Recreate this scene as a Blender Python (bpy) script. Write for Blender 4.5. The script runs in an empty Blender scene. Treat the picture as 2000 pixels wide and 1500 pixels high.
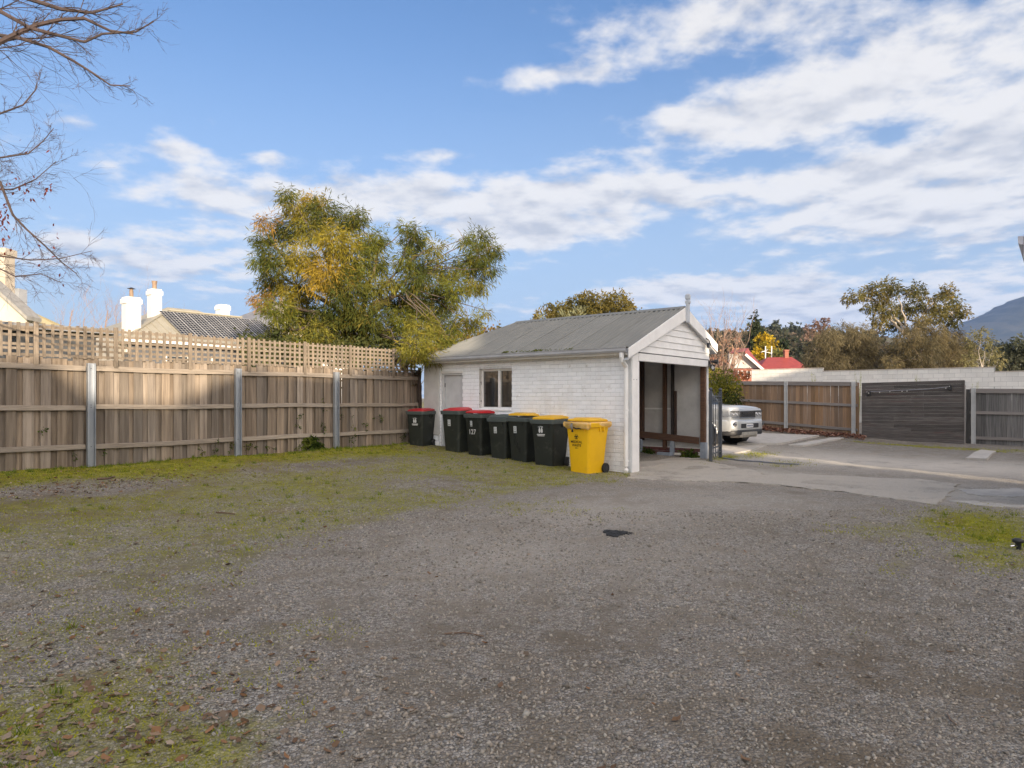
import bpy, bmesh, math, random
import numpy as np
from mathutils import Vector, Matrix, Quaternion

# ---------------------------------------------------------------- camera, sky, sun, exposure
SC = bpy.context.scene
COL = SC.collection
R = math.radians
RNG = random.Random(11)
NPR = np.random.default_rng(5)
F, HOR, CAMZ = 1333.333, 778.0, 1.56         # focal length and horizon in photo pixels, eye height

cam_d = bpy.data.cameras.new('camera'); cam = bpy.data.objects.new('camera', cam_d); COL.objects.link(cam)
cam.location = (0, 0, CAMZ); cam.rotation_euler = (R(90), 0, 0)
cam_d.sensor_width = 36; cam_d.lens = 24.0; cam_d.shift_y = (HOR-750)/2000
cam_d.clip_start = 0.05; cam_d.clip_end = 30000
SC.camera = cam

SUN_EL = R(11.0); SUN_AZ = math.atan2(.42, -.9)     # azimuth clockwise from +Y
SUN_DIR = Vector((math.sin(SUN_AZ)*math.cos(SUN_EL), math.cos(SUN_AZ)*math.cos(SUN_EL), math.sin(SUN_EL)))
sun_d = bpy.data.lights.new('sun', 'SUN'); sun_d.energy = 2.9; sun_d.angle = R(0.6); sun_d.color = (1, .83, .62)
sun = bpy.data.objects.new('sun', sun_d); COL.objects.link(sun)
sun.rotation_euler = SUN_DIR.to_track_quat('Z', 'Y').to_euler(); sun.location = (10, -20, 30)

SC.view_settings.view_transform = 'Standard'; SC.view_settings.look = 'None'
SC.view_settings.exposure = 1.5; SC.view_settings.gamma = 1.0; SC.view_settings.use_curve_mapping = False
SC.cycles.use_denoising = True
SC.cycles.max_bounces = 8; SC.cycles.transparent_max_bounces = 12
SC.cycles.volume_bounces = 0

class N:
    """tiny node-tree helper"""
    def __init__(s, tree): s.t = tree; s.L = tree.links
    def n(s, typ, **kw):
        nd = s.t.nodes.new(typ)
        for k, v in kw.items():
            if k.startswith('i_'):
                key = k[2:]; key = int(key) if key.isdigit() else key
                s.set(nd.inputs[key], v)
            else: setattr(nd, k, v)
        return nd
    def set(s, inp, v):
        if isinstance(v, bpy.types.NodeSocket): s.L.new(v, inp)
        elif isinstance(v, bpy.types.Node): s.L.new(v.outputs[0], inp)
        else: inp.default_value = v
    def m(s, op, a, b=None, c=None, clamp=False):
        nd = s.t.nodes.new('ShaderNodeMath'); nd.operation = op; nd.use_clamp = clamp
        for i, v in enumerate((a, b, c)):
            if v is not None: s.set(nd.inputs[i], v)
        return nd.outputs[0]
    def mix(s, f, a, b, blend='MIX'):
        nd = s.t.nodes.new('ShaderNodeMix'); nd.data_type = 'RGBA'; nd.blend_type = blend
        s.set(nd.inputs[0], f)
        for i, v in ((6, a), (7, b)):
            if isinstance(v, (tuple, list)) and len(v) == 3: v = (*v, 1)
            s.set(nd.inputs[i], v)
        return nd.outputs[2]
    def step(s, x, lo, hi, a=0., b=1.):
        nd = s.t.nodes.new('ShaderNodeMapRange'); nd.interpolation_type = 'SMOOTHSTEP'
        s.set(nd.inputs[0], x); s.set(nd.inputs[1], lo); s.set(nd.inputs[2], hi); s.set(nd.inputs[3], a); s.set(nd.inputs[4], b)
        return nd.outputs[0]
    def noise(s, vec, scale, detail=4, rough=.55, dist=0., out=0):
        nd = s.t.nodes.new('ShaderNodeTexNoise')
        if vec is not None: s.L.new(vec, nd.inputs['Vector'])
        nd.inputs['Scale'].default_value = scale; nd.inputs['Detail'].default_value = detail
        nd.inputs['Roughness'].default_value = rough; nd.inputs['Distortion'].default_value = dist
        return nd.outputs[out]

def build_world():
    w = bpy.data.worlds.new('World'); SC.world = w; w.use_nodes = True
    w.node_tree.nodes.clear(); g = N(w.node_tree)
    sky = g.n('ShaderNodeTexSky'); sky.sky_type = 'NISHITA'; sky.sun_disc = False
    sky.sun_elevation = SUN_EL; sky.sun_rotation = SUN_AZ; sky.altitude = 50
    sky.air_density = 1.0; sky.dust_density = .6; sky.ozone_density = 2.0
    tc = g.n('ShaderNodeTexCoord'); D = tc.outputs['Generated']
    sp = g.n('ShaderNodeSeparateXYZ', i_0=D); x, y, z = sp.outputs
    zc = g.m('MAXIMUM', z, 0.0)
    den = g.m('ADD', zc, .13)
    cb = g.n('ShaderNodeCombineXYZ', i_0=g.m('DIVIDE', x, den), i_1=g.m('DIVIDE', y, den), i_2=0.0)
    Q = cb.outputs[0]
    az = g.m('ARCTAN2', x, y); el = g.m('ARCSINE', z)
    cov = None
    def blob(px, py, rx, ry, s):
        nonlocal cov
        a0 = math.atan((px-1000)/F); e0 = math.atan((HOR-py)/math.hypot(F, px-1000))
        da = g.m('DIVIDE', g.m('SUBTRACT', az, a0), rx/F*math.cos(a0)**2)
        de = g.m('DIVIDE', g.m('SUBTRACT', el, e0), ry/F*math.cos(a0))
        r2 = g.m('ADD', g.m('MULTIPLY', da, da), g.m('MULTIPLY', de, de))
        v = g.m('MULTIPLY', g.m('EXPONENT', g.m('MULTIPLY', r2, -1.0)), s)
        cov = v if cov is None else g.m('ADD', cov, v)
    for b in ((1900, 60, 420, 110, .15), (1300, 50, 220, 60, .18), (1620, 130, 200, 50, .07), (1950, 330, 260, 110, .11), (1600, 350, 380, 50, .13), (1250, 380, 200, 40, .10), (1650, 440, 330, 30, .08), (1950, 520, 230, 80, .14),
              (1400, 230, 220, 50, .20), (1080, 148, 150, 28, .24), (640, 395, 330, 42, .17), (1050, 455, 160, 30, .28), (800, 362, 160, 34, .14),
              (400, 225, 120, 30, .25), (850, 300, 100, 18, .22), (370, 293, 80, 16, .18), (525, 308, 40, 16, .20), (140, 245, 70, 20, .15), (140, 472, 45, 20, .26),
              (260, 520, 130, 22, .12), (1350, 560, 220, 30, .27), (1650, 600, 220, 28, .22), (1060, 375, 90, 30, .14), (1640, 200, 90, 26, .10),
              (350, 60, 620, 180, -.34), (1000, 50, 230, 80, -.18), (1330, 160, 260, 40, -.10), (1560, 300, 300, 24, -.09), (1400, 480, 300, 40, -.14), (1740, 255, 90, 40, -.10), (620, 210, 300, 90, -.22), (250, 640, 500, 70, -.17), (950, 560, 260, 60, -.16), (130, 380, 200, 60, -.14), (1050, 260, 200, 50, -.14), (1500, 530, 500, 18, -.08)):
        blob(*b)
    n1 = g.noise(Q, 1.25, 9, .57, .25)
    n2 = g.noise(Q, 5.6, 9, .58, .1)
    n = g.m('ADD', g.m('MULTIPLY', n1, .50), g.m('MULTIPLY', n2, .50))
    dens = g.m('ADD', g.m('ADD', g.m('MULTIPLY', g.m('SUBTRACT', n, .5), 1.3), .530), cov)
    alpha = g.step(dens, .465, .67)
    # the same field looked up a little towards the zenith shades the undersides
    off = g.n('ShaderNodeVectorMath', operation='MULTIPLY', i_0=Q, i_1=(.95, .95, 1))
    n1b = g.noise(off.outputs[0], 1.25, 6, .55, .25); n2b = g.noise(off.outputs[0], 5.6, 4, .52, .1)
    up = g.m('ADD', g.m('MULTIPLY', n1b, .50), g.m('MULTIPLY', n2b, .50))
    thick = g.m('ADD', g.m('MULTIPLY', g.m('SUBTRACT', up, n), 3.4), g.m('MULTIPLY', g.m('SUBTRACT', dens, .62), .9))
    shade = g.step(thick, -.15, .50)
    ccol = g.mix(shade, (2.40, 2.31, 2.2), (1.45, 1.48, 1.57))
    # bluer away from the sun, paler and boosted towards it to lift shaded walls
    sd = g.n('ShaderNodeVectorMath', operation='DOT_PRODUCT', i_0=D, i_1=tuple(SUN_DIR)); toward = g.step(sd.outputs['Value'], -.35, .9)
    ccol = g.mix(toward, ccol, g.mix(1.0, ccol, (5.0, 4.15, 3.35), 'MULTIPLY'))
    skyc = g.mix(1.0, sky.outputs[0], g.mix(toward, (.285, .385, .505), (1.6, 1.38, 1.15)), 'MULTIPLY')
    hz = g.step(el, -.02, .56, .92, 0.0)
    skyc = g.mix(hz, skyc, (1.25, 1.50, 1.80))
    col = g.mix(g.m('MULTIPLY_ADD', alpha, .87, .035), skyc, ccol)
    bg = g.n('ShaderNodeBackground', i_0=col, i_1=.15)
    g.n('ShaderNodeOutputWorld', i_0=bg)
build_world()

# ---------------------------------------------------------------- helpers
CA, SA = .6294, .7771                         # the yard's grid: u runs along the fence, v towards the fence
ANG = math.atan2(SA, CA)
def uv(u, v, z=0.): return Vector((u*CA-v*SA, u*SA+v*CA, z))
def to_uv(x, y): return x*CA+y*SA, -x*SA+y*CA
def h(x, y):
    u, v = x*CA+y*SA, -x*SA+y*CA
    a = .072*(v-7)+.02*np.maximum(u-12.5, 0)-.06
    s = .07
    a = np.minimum(a/s, 60)
    z = s*np.log1p(np.exp(a))
    return 1.2*np.tanh(z/1.2)
def hf(x, y): return float(h(np.float64(x), np.float64(y)))
def at(px, py, Y): return Vector(((px-1000)/F*Y, Y, CAMZ-(py-HOR)/F*Y))
def gp(px, py):
    """where a sight line meets the ground"""
    z = 0.
    for _ in range(40):
        Y = (CAMZ-z)*F/(py-HOR); X = (px-1000)/F*Y; z = .5*z+.5*hf(X, Y)
    return Vector((X, Y, z))

def tag(o, label=None, cat=None, group=None, kind=None):
    if label: o['label'] = label
    if cat: o['category'] = cat
    if group: o['group'] = group
    if kind: o['kind'] = kind
    return o
def empty(name, loc=(0, 0, 0), rz=0.):
    o = bpy.data.objects.new(name, None); o.empty_display_size = .2; COL.objects.link(o)
    o.location = loc; o.rotation_euler = (0, 0, rz); return o
def link(name, me, parent=None, loc=(0, 0, 0), rot=(0, 0, 0), scale=(1, 1, 1)):
    o = bpy.data.objects.new(name, me); COL.objects.link(o)
    o.parent = parent; o.location = loc; o.rotation_euler = rot; o.scale = scale
    return o

class MB:
    def __init__(s): s.v = []; s.f = []
    def add(s, vs, fs):
        k = len(s.v); s.v += [tuple(p) for p in vs]; s.f += [tuple(i+k for i in f) for f in fs]; return s
    def box(s, x0, x1, y0, y1, z0, z1, M=None):
        vs = [Vector(p) for p in ((x0,y0,z0),(x1,y0,z0),(x1,y1,z0),(x0,y1,z0),(x0,y0,z1),(x1,y0,z1),(x1,y1,z1),(x0,y1,z1))]
        if M: vs = [M@p for p in vs]
        return s.add(vs, ((3,2,1,0),(4,5,6,7),(0,1,5,4),(1,2,6,5),(2,3,7,6),(3,0,4,7)))
    def hexa(s, vs): return s.add(vs, ((3,2,1,0),(4,5,6,7),(0,1,5,4),(1,2,6,5),(2,3,7,6),(3,0,4,7)))
    def bar(s, a, b, w, d, up=(0, 0, 1)):
        a, b = Vector(a), Vector(b); t = (b-a).normalized(); up = Vector(up)
        sx = t.cross(up); sx = sx.normalized() if sx.length > 1e-5 else Vector((1, 0, 0)); sy = sx.cross(t)
        q = [(-w/2, -d/2), (w/2, -d/2), (w/2, d/2), (-w/2, d/2)]
        return s.hexa([a+sx*i+sy*j for i, j in q]+[b+sx*i+sy*j for i, j in q])
    def prism(s, pts, d):
        """closed prism: 3-D polygon pts extruded by vector d"""
        d = Vector(d); n = len(pts); P = [Vector(p) for p in pts]
        return s.add(P+[p+d for p in P], [tuple(range(n))[::-1], tuple(range(n, 2*n))]+[(i, (i+1) % n, (i+1) % n+n, i+n) for i in range(n)])
    def tube(s, pts, rad, n=6, cap=True):
        pts = [Vector(p) for p in pts]
        if not hasattr(rad, '__len__'): rad = [rad]*len(pts)
        k = len(s.v); ref = Vector((.13, .21, .97))
        for i, p in enumerate(pts):
            t = (pts[min(i+1, len(pts)-1)]-pts[max(i-1, 0)])
            t = t.normalized() if t.length > 1e-9 else Vector((0, 0, 1))
            a = t.cross(ref if abs(t.dot(ref)) < .95 else Vector((1, 0, 0))).normalized(); b = t.cross(a)
            for j in range(n):
                an = 2*math.pi*j/n; s.v.append(tuple(p+(a*math.cos(an)+b*math.sin(an))*rad[i]))
        for i in range(len(pts)-1):
            for j in range(n):
                j2 = (j+1) % n; s.f.append((k+i*n+j, k+i*n+j2, k+(i+1)*n+j2, k+(i+1)*n+j))
        if cap and n > 2:
            s.f.append(tuple(k+j for j in range(n))[::-1]); m = k+(len(pts)-1)*n; s.f.append(tuple(m+j for j in range(n)))
        return s
    def cyl(s, a, b, r, n=16): return s.tube([a, b], [r, r], n)
    def loft(s, rings, cap=True):
        k = len(s.v); n = len(rings[0])
        for r in rings: s.v += [tuple(p) for p in r]
        for i in range(len(rings)-1):
            for j in range(n):
                j2 = (j+1) % n; s.f.append((k+i*n+j, k+i*n+j2, k+(i+1)*n+j2, k+(i+1)*n+j))
        if cap: s.f.append(tuple(range(k, k+n))[::-1]); s.f.append(tuple(range(k+(len(rings)-1)*n, k+len(rings)*n)))
        return s
    def mesh(s, name, mat, smooth=False):
        me = bpy.data.meshes.new(name); me.from_pydata(s.v, [], s.f)
        bm = bmesh.new(); bm.from_mesh(me); bmesh.ops.recalc_face_normals(bm, faces=bm.faces); bm.to_mesh(me); bm.free()
        if mat: me.materials.append(mat)
        if smooth: me.polygons.foreach_set('use_smooth', [True]*len(me.polygons))
        return me
    def build(s, name, mat, parent=None, bev=0., smooth=False, seg=2, **kw):
        o = link(name, s.mesh(name, mat, smooth), parent, **kw)
        if bev:
            m = o.modifiers.new('bevel', 'BEVEL'); m.width = bev; m.segments = seg; m.limit_method = 'ANGLE'; m.angle_limit = R(35)
        return o

def rrect(w, d, r, n=4, cx=0, cy=0):
    out = []
    for k, (sx, sy) in enumerate(((1, 1), (-1, 1), (-1, -1), (1, -1))):
        for i in range(n+1):
            a = math.pi/2*(k+i/n); out.append((cx+sx*(w/2-r)+r*math.cos(a), cy+sy*(d/2-r)+r*math.sin(a)))
    return out

# ---------------------------------------------------------------- materials
MATS = {}
def mat(name, c1, c2=None, rough=.75, scale=6, stretch=(1, 1, 1), bump=0., bscale=None, metal=0., rnd=.0, spots=None, spot_scale=9, spot_lo=.66, spot_hi=.74, spec=.4, detail=6, coat=0.):
    """noise-mixed base colour, optional dark spots, optional per-object variation"""
    if name in MATS: return MATS[name]
    m = bpy.data.materials.new(name); m.use_nodes = True; m.node_tree.nodes.clear(); g = N(m.node_tree)
    tc = g.n('ShaderNodeTexCoord'); oi = g.n('ShaderNodeObjectInfo')
    mp = g.n('ShaderNodeVectorMath', operation='MULTIPLY', i_0=tc.outputs['Object'], i_1=stretch)
    rv = g.m('MULTIPLY', oi.outputs['Random'], 37.0)
    ad = g.n('ShaderNodeVectorMath', operation='ADD', i_0=mp, i_1=g.n('ShaderNodeCombineXYZ', i_0=rv, i_1=rv, i_2=rv))
    V = ad.outputs[0]
    n = g.noise(V, scale, detail, .6, .2)
    col = g.mix(g.step(n, .3, .7), c1, c2 or tuple(k*.75 for k in c1))
    if spots:
        sn = g.noise(V, spot_scale, 5, .65, .6)
        col = g.mix(g.step(sn, spot_lo, spot_hi), col, spots)
    if rnd:
        hs = g.n('ShaderNodeHueSaturation', i_Color=col, i_Value=g.m('ADD', g.m('MULTIPLY', oi.outputs['Random'], 2*rnd), 1-rnd),
                 i_Saturation=g.m('ADD', g.m('MULTIPLY', g.m('FRACT', g.m('MULTIPLY', oi.outputs['Random'], 7.31)), rnd), 1-rnd/2))
        col = hs.outputs[0]
    b = g.n('ShaderNodeBsdfPrincipled', i_Roughness=rough, i_Metallic=metal)
    g.set(b.inputs['Base Color'], col); b.inputs['Specular IOR Level'].default_value = spec
    if coat: b.inputs['Coat Weight'].default_value = coat; b.inputs['Coat Roughness'].default_value = .06
    if bump:
        bn = g.noise(V, bscale or scale*3, 5, .6)
        bp = g.n('ShaderNodeBump', i_Strength=bump, i_Distance=.01, i_Height=bn); g.set(b.inputs['Normal'], bp)
    g.n('ShaderNodeOutputMaterial', i_0=b)
    MATS[name] = m; return m
def leafmat(name, trans=.3, rough=.7):
    m = bpy.data.materials.new(name); m.use_nodes = True; m.node_tree.nodes.clear(); g = N(m.node_tree)
    a = g.n('ShaderNodeAttribute', attribute_name='tint')
    d = g.n('ShaderNodeBsdfDiffuse', i_0=a.outputs[0], i_1=rough); t = g.n('ShaderNodeBsdfTranslucent', i_0=a.outputs[0])
    x = g.n('ShaderNodeMixShader', i_0=trans, i_1=d, i_2=t); g.n('ShaderNodeOutputMaterial', i_0=x)
    return m
def glassmat(name, tint=(.02, .025, .03), rough=.04):
    m = bpy.data.materials.new(name); m.use_nodes = True; m.node_tree.nodes.clear(); g = N(m.node_tree)
    b = g.n('ShaderNodeBsdfPrincipled', i_Roughness=rough); b.inputs['Base Color'].default_value = (*tint, 1)
    b.inputs['Specular IOR Level'].default_value = 1.0; b.inputs['IOR'].default_value = 1.75; g.n('ShaderNodeOutputMaterial', i_0=b)
    return m

WOOD = mat('weathered paling', (.305, .25, .197), (.165, .132, .103), .85, 5, (3.6, 3.6, .35), .5, 9, rnd=.34, spots=(.15, .115, .09), spot_scale=3.2, spot_lo=.60, spot_hi=.78)
WOOD_RAIL = mat('weathered rail', (.36, .305, .25), (.25, .21, .17), .85, 6, (.5, 8, 8), .5, 9, rnd=.12)
WOOD_LAT = mat('lattice timber', (.26, .21, .16), (.16, .13, .10), .85, 6, (6, 6, .6), .3, 9, rnd=.16)
GALV = mat('galvanised steel', (.42, .45, .49), (.33, .36, .40), .45, 3, (1, 1, .4), .1, 20, metal=.55, rnd=.05)
def brickmat():
    """white paint with per-brick tone, dirty blotches that cross many bricks, and small flaked chips"""
    m = bpy.data.materials.new('white painted brick'); m.use_nodes = True; m.node_tree.nodes.clear(); g = N(m.node_tree)
    P = g.n('ShaderNodeNewGeometry').outputs['Position']; oi = g.n('ShaderNodeObjectInfo')
    fine = g.noise(P, 30, 5, .6); big = g.noise(P, 1.1, 6, .62, .4); mid = g.noise(P, 5.5, 6, .65, .5)
    st = g.n('ShaderNodeVectorMath', operation='MULTIPLY', i_0=P, i_1=(7, 7, .9)); drip = g.noise(st.outputs[0], 1.0, 5, .6, .2)
    col = g.mix(fine, (.84, .853, .875), (.92, .93, .945))
    col = g.mix(g.m('MULTIPLY', g.step(g.m('ADD', g.m('MULTIPLY', big, .55), g.m('MULTIPLY', drip, .45)), .48, .68), .38), col, (.62, .595, .56))
    col = g.mix(g.m('MULTIPLY', g.step(mid, .60, .70), .6), col, (.52, .49, .45))
    col = g.mix(g.step(g.noise(P, 12, 4, .6, .6), .70, .735), col, (.16, .11, .085))
    hs = g.n('ShaderNodeHueSaturation', i_Color=col, i_Value=g.m('ADD', g.m('MULTIPLY', oi.outputs['Random'], .10), .95))
    b = g.n('ShaderNodeBsdfPrincipled', i_Roughness=.7); g.set(b.inputs['Base Color'], hs); b.inputs['Specular IOR Level'].default_value = .35
    bp = g.n('ShaderNodeBump', i_Strength=.35, i_Distance=.01, i_Height=g.m('ADD', fine, mid)); g.set(b.inputs['Normal'], bp)
    g.n('ShaderNodeOutputMaterial', i_0=b); return m
WHITE_BRICK = brickmat()
MORTAR = mat('painted mortar', (.74, .75, .765), (.60, .61, .62), .85, 9, bump=.4, bscale=60)
WHITE_PAINT = mat('white timber paint', (.85, .84, .82), (.77, .76, .74), .55, 4, (1, 1, 1), .12, 30, rnd=.03, spots=(.5, .47, .42), spot_scale=8, spot_lo=.70, spot_hi=.80)
GREY_PAINT = mat('pale grey paint', (.60, .61, .62), (.52, .53, .54), .6, 4, bump=.1, bscale=30)
RENDER_W = mat('grey white render', (.60, .59, .57), (.50, .49, .47), .85, 2.5, bump=.3, bscale=30, spots=(.42, .40, .37), spot_scale=5, spot_lo=.66, spot_hi=.8)
IRON = mat('corrugated iron', (.235, .235, .215), (.205, .205, .19), .55, 1.7, (1, 3, 1), .1, 30, metal=.15, rnd=.06, spots=(.17, .165, .12), spot_scale=4, spot_lo=.68, spot_hi=.85)
CONC = mat('concrete', (.46, .42, .37), (.35, .315, .275), .9, 4, bump=.5, bscale=60, spots=(.25, .225, .185), spot_scale=3, spot_lo=.58, spot_hi=.75)
CONC_PALE = mat('pale concrete', (.46, .43, .39), (.36, .335, .305), .9, 5, bump=.4, bscale=60, spots=(.28, .26, .23), spot_scale=6)
BLACK = mat('black plastic', (.02, .02, .02), (.03, .03, .03), .5, 8)
# ---------------------------------------------------------------- ground
def blobs(x, y, items):
    out = np.zeros_like(x)
    for (px, py, ru, rv, s) in items:
        p = gp(px, py); u0, v0 = to_uv(p.x, p.y)
        u, v = x*CA+y*SA, -x*SA+y*CA
        out = np.maximum(out, s*np.exp(-((u-u0)/ru)**2-((v-v0)/rv)**2))
    return out
def sstep(x, a, b): t = np.clip((x-a)/(b-a), 0, 1); return t*t*(3-2*t)
# the worn edge of the wheel track that runs from the shed's corner down to the lower left
E = [gp(*p) for p in ((1330, 930), (1230, 940), (1060, 968), (900, 1000), (760, 1040), (640, 1110), (560, 1200), (520, 1330), (470, 1600))]
EX = np.array([p.x for p in E]); EY = np.array([p.y for p in E])
o_ = np.argsort(EY); EX, EY = EX[o_], EY[o_]
def moss_field(x, y):
    u, v = x*CA+y*SA, -x*SA+y*CA
    side = np.interp(y, EY, EX)-x                                   # > 0 on the left, mossy side of the edge
    base = sstep(side, -.15, 1.1)*(.42+.26*sstep(y, 4, 9))*sstep(y, 1.0, 3.0)
    fence = sstep(v, 9.3, 12.2)*sstep(12.9-u, 0, 2)*.95
    m = np.maximum(base, fence)
    m = np.maximum(m, blobs(x, y, ((80, 1420, 1.0, .9, .85), (330, 1480, .7, .5, .88), (200, 1330, .8, .5, .7), (60, 1250, 1.2, .8, .6), (90, 1120, 1.4, .9, .58), (420, 1330, .7, .6, .5), (560, 1240, .7, .6, .45), (330, 1080, 2.5, 1.2, .5),
        (1960, 1050, 1.2, .95, 1.1), (1940, 1090, .7, .5, .95), (1900, 1020, 1.7, .9, 1.0), (1740, 1040, 1.1, .8, .66), (1760, 1095, .8, .25, .6), (1420, 893, 1.0, .35, 1.0), (1480, 888, 1.6, .5, .8), (1380, 905, .5, .25, .8),
        (1800, 872, .8, 2.6, .85), (1900, 878, .7, 2.2, .8), (1960, 880, .6, 2.0, .7), (1530, 905, 1.4, .8, .6), (1000, 985, 1.2, 2., .55), (1140, 935, .6, 1.2, .72), (1600, 1200, 1.0, .6, .3))))
    bare = blobs(x, y, ((640, 905, 1.9, .5, .5), (60, 960, 1.4, .6, .45), (240, 955, .9, .35, .5), (860, 945, .8, .8, .35), (520, 905, .7, .25, .35)))
    return np.clip(m-bare, 0, 1.1)
def pale_field(x, y):
    u, v = x*CA+y*SA, -x*SA+y*CA
    p = blobs(x, y, ((1650, 900, 2.6, 4.6, 1.0), (1850, 912, 2.4, 3.4, 1.0), (1500, 925, 1.2, 3.0, .7), (1930, 968, 1.3, 1.4, .85), (1700, 945, 1.4, 2.5, .8), (1330, 935, .8, 1.2, .55), (1180, 1000, 1.9, 1.4, .45), (1000, 1080, 1.5, 1.1, .40), (1400, 975, 1.7, 1.8, .42), (880, 1060, .9, .8, .3), (1250, 1090, 1.5, 1.2, .25)))
    return np.clip(p, 0, 1)
def dirt_field(x, y):
    return np.clip(blobs(x, y, ((30, 1000, 2.2, 1.2, .9), (650, 905, 1.6, .4, .7), (1560, 845, 1.4, 1.8, 1.0), (1130, 1270, .8, .5, .7), (1620, 1480, .5, .4, 1.), (1700, 1310, .6, .35, .95), (1780, 1260, .4, .2, .8), (1300, 1400, .5, .3, .6), (1550, 1255, .25, .15, .8), (960, 1390, .4, .4, .6), (820, 870, 1., .6, .8), (1130, 1060, .5, .3, .4), (1980, 1350, .6, .6, .7), (900, 1230, .7, .35, .5))), 0, 1)

def ground_material():
    m = bpy.data.materials.new('gravel and moss'); m.use_nodes = True; m.node_tree.nodes.clear(); g = N(m.node_tree)
    P = g.n('ShaderNodeNewGeometry').outputs['Position']
    vo = g.n('ShaderNodeTexVoronoi', i_Scale=52.0); g.L.new(P, vo.inputs['Vector']); vo.inputs['Randomness'].default_value = 1
    v2 = g.n('ShaderNodeTexVoronoi', i_Scale=21.0); g.L.new(P, v2.inputs['Vector'])
    ve = g.n('ShaderNodeTexVoronoi', feature='DISTANCE_TO_EDGE', i_Scale=52.0); g.L.new(P, ve.inputs['Vector'])
    cr = g.n('ShaderNodeSeparateColor', i_0=vo.outputs['Color']); c2 = g.n('ShaderNodeSeparateColor', i_0=v2.outputs['Color'])
    big = g.noise(P, .55, 5, .6, .3); mid = g.noise(P, 2.6, 6, .62, .3); fine = g.noise(P, 26, 5, .6); mid2 = g.noise(P, 7.5, 5, .6)
    stone = g.mix(cr.outputs[0], (.16, .149, .132), (.465, .435, .39))
    stone = g.mix(g.m('MULTIPLY', g.step(c2.outputs[1], .55, 1.0), .35), stone, (.31, .25, .205))
    stone = g.mix(g.step(g.m('ADD', ve.outputs['Distance'], g.m('MULTIPLY', cr.outputs[1], .06)), .02, .17, .82, 0.0), stone, (.075, .06, .046))
    soil = g.mix(fine, (.13, .108, .083), (.305, .262, .208))
    col = g.mix(g.step(g.m('ADD', g.m('MULTIPLY', mid, .7), g.m('MULTIPLY', fine, .3)), .44, .66), stone, soil)
    dirt = g.n('ShaderNodeAttribute', attribute_name='dirt').outputs['Fac']
    df = g.m('MULTIPLY', dirt, g.step(g.m('ADD', g.m('MULTIPLY', mid, .6), g.m('MULTIPLY', mid2, .4)), .36, .58))
    damp = g.step(g.m('ADD', g.m('MULTIPLY', big, .6), g.m('MULTIPLY', mid, .4)), .50, .64); col = g.mix(g.m('MULTIPLY', damp, .5), col, g.mix(fine, (.072, .060, .044), (.195, .168, .13)))
    col = g.mix(df, col, g.mix(fine, (.085, .066, .047), (.21, .17, .122)))
    pale = g.n('ShaderNodeAttribute', attribute_name='pale').outputs['Fac']
    pf = g.m('MULTIPLY', pale, g.step(g.m('ADD', g.m('MULTIPLY', mid, .5), g.m('MULTIPLY', big, .5)), .26, .52))
    col = g.mix(g.m('MULTIPLY', pf, .85), col, g.mix(fine, (.48, .44, .385), (.70, .645, .57)))
    moss = g.n('ShaderNodeAttribute', attribute_name='moss').outputs['Fac']
    k = g.m('ADD', g.m('MULTIPLY', mid, .30), g.m('ADD', g.m('MULTIPLY', fine, .45), g.m('MULTIPLY', big, .25)))
    mf = g.step(g.m('ADD', k, g.m('MULTIPLY', g.m('SUBTRACT', moss, .5), .55)), .42, .76)
    mcol = g.mix(g.step(mid2, .35, .7), (.17, .172, .02), (.33, .315, .034))
    mcol = g.mix(g.step(g.noise(P, 1.7, 4, .6), .45, .7), mcol, (.20, .16, .04))
    col = g.mix(g.m('MULTIPLY', mf, g.m('ADD', .35, g.m('MULTIPLY', moss, .62)), clamp=True), col, mcol)
    far = g.step(g.n('ShaderNodeCameraData').outputs['View Distance'], 40, 80) if False else None
    b = g.n('ShaderNodeBsdfPrincipled', i_Roughness=.93); b.inputs['Specular IOR Level'].default_value = .15
    g.set(b.inputs['Base Color'], col)
    ht = g.m('ADD', g.m('MULTIPLY', g.m('SUBTRACT', .5, vo.outputs['Distance']), 1.0), g.m('ADD', g.m('MULTIPLY', mid2, 1.2), g.m('MULTIPLY', fine, .9)))
    bp = g.n('ShaderNodeBump', i_Strength=1.0, i_Distance=.018, i_Height=ht); g.set(b.inputs['Normal'], bp)
    g.n('ShaderNodeOutputMaterial', i_0=b)
    return m
GROUND_M = ground_material()

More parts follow.
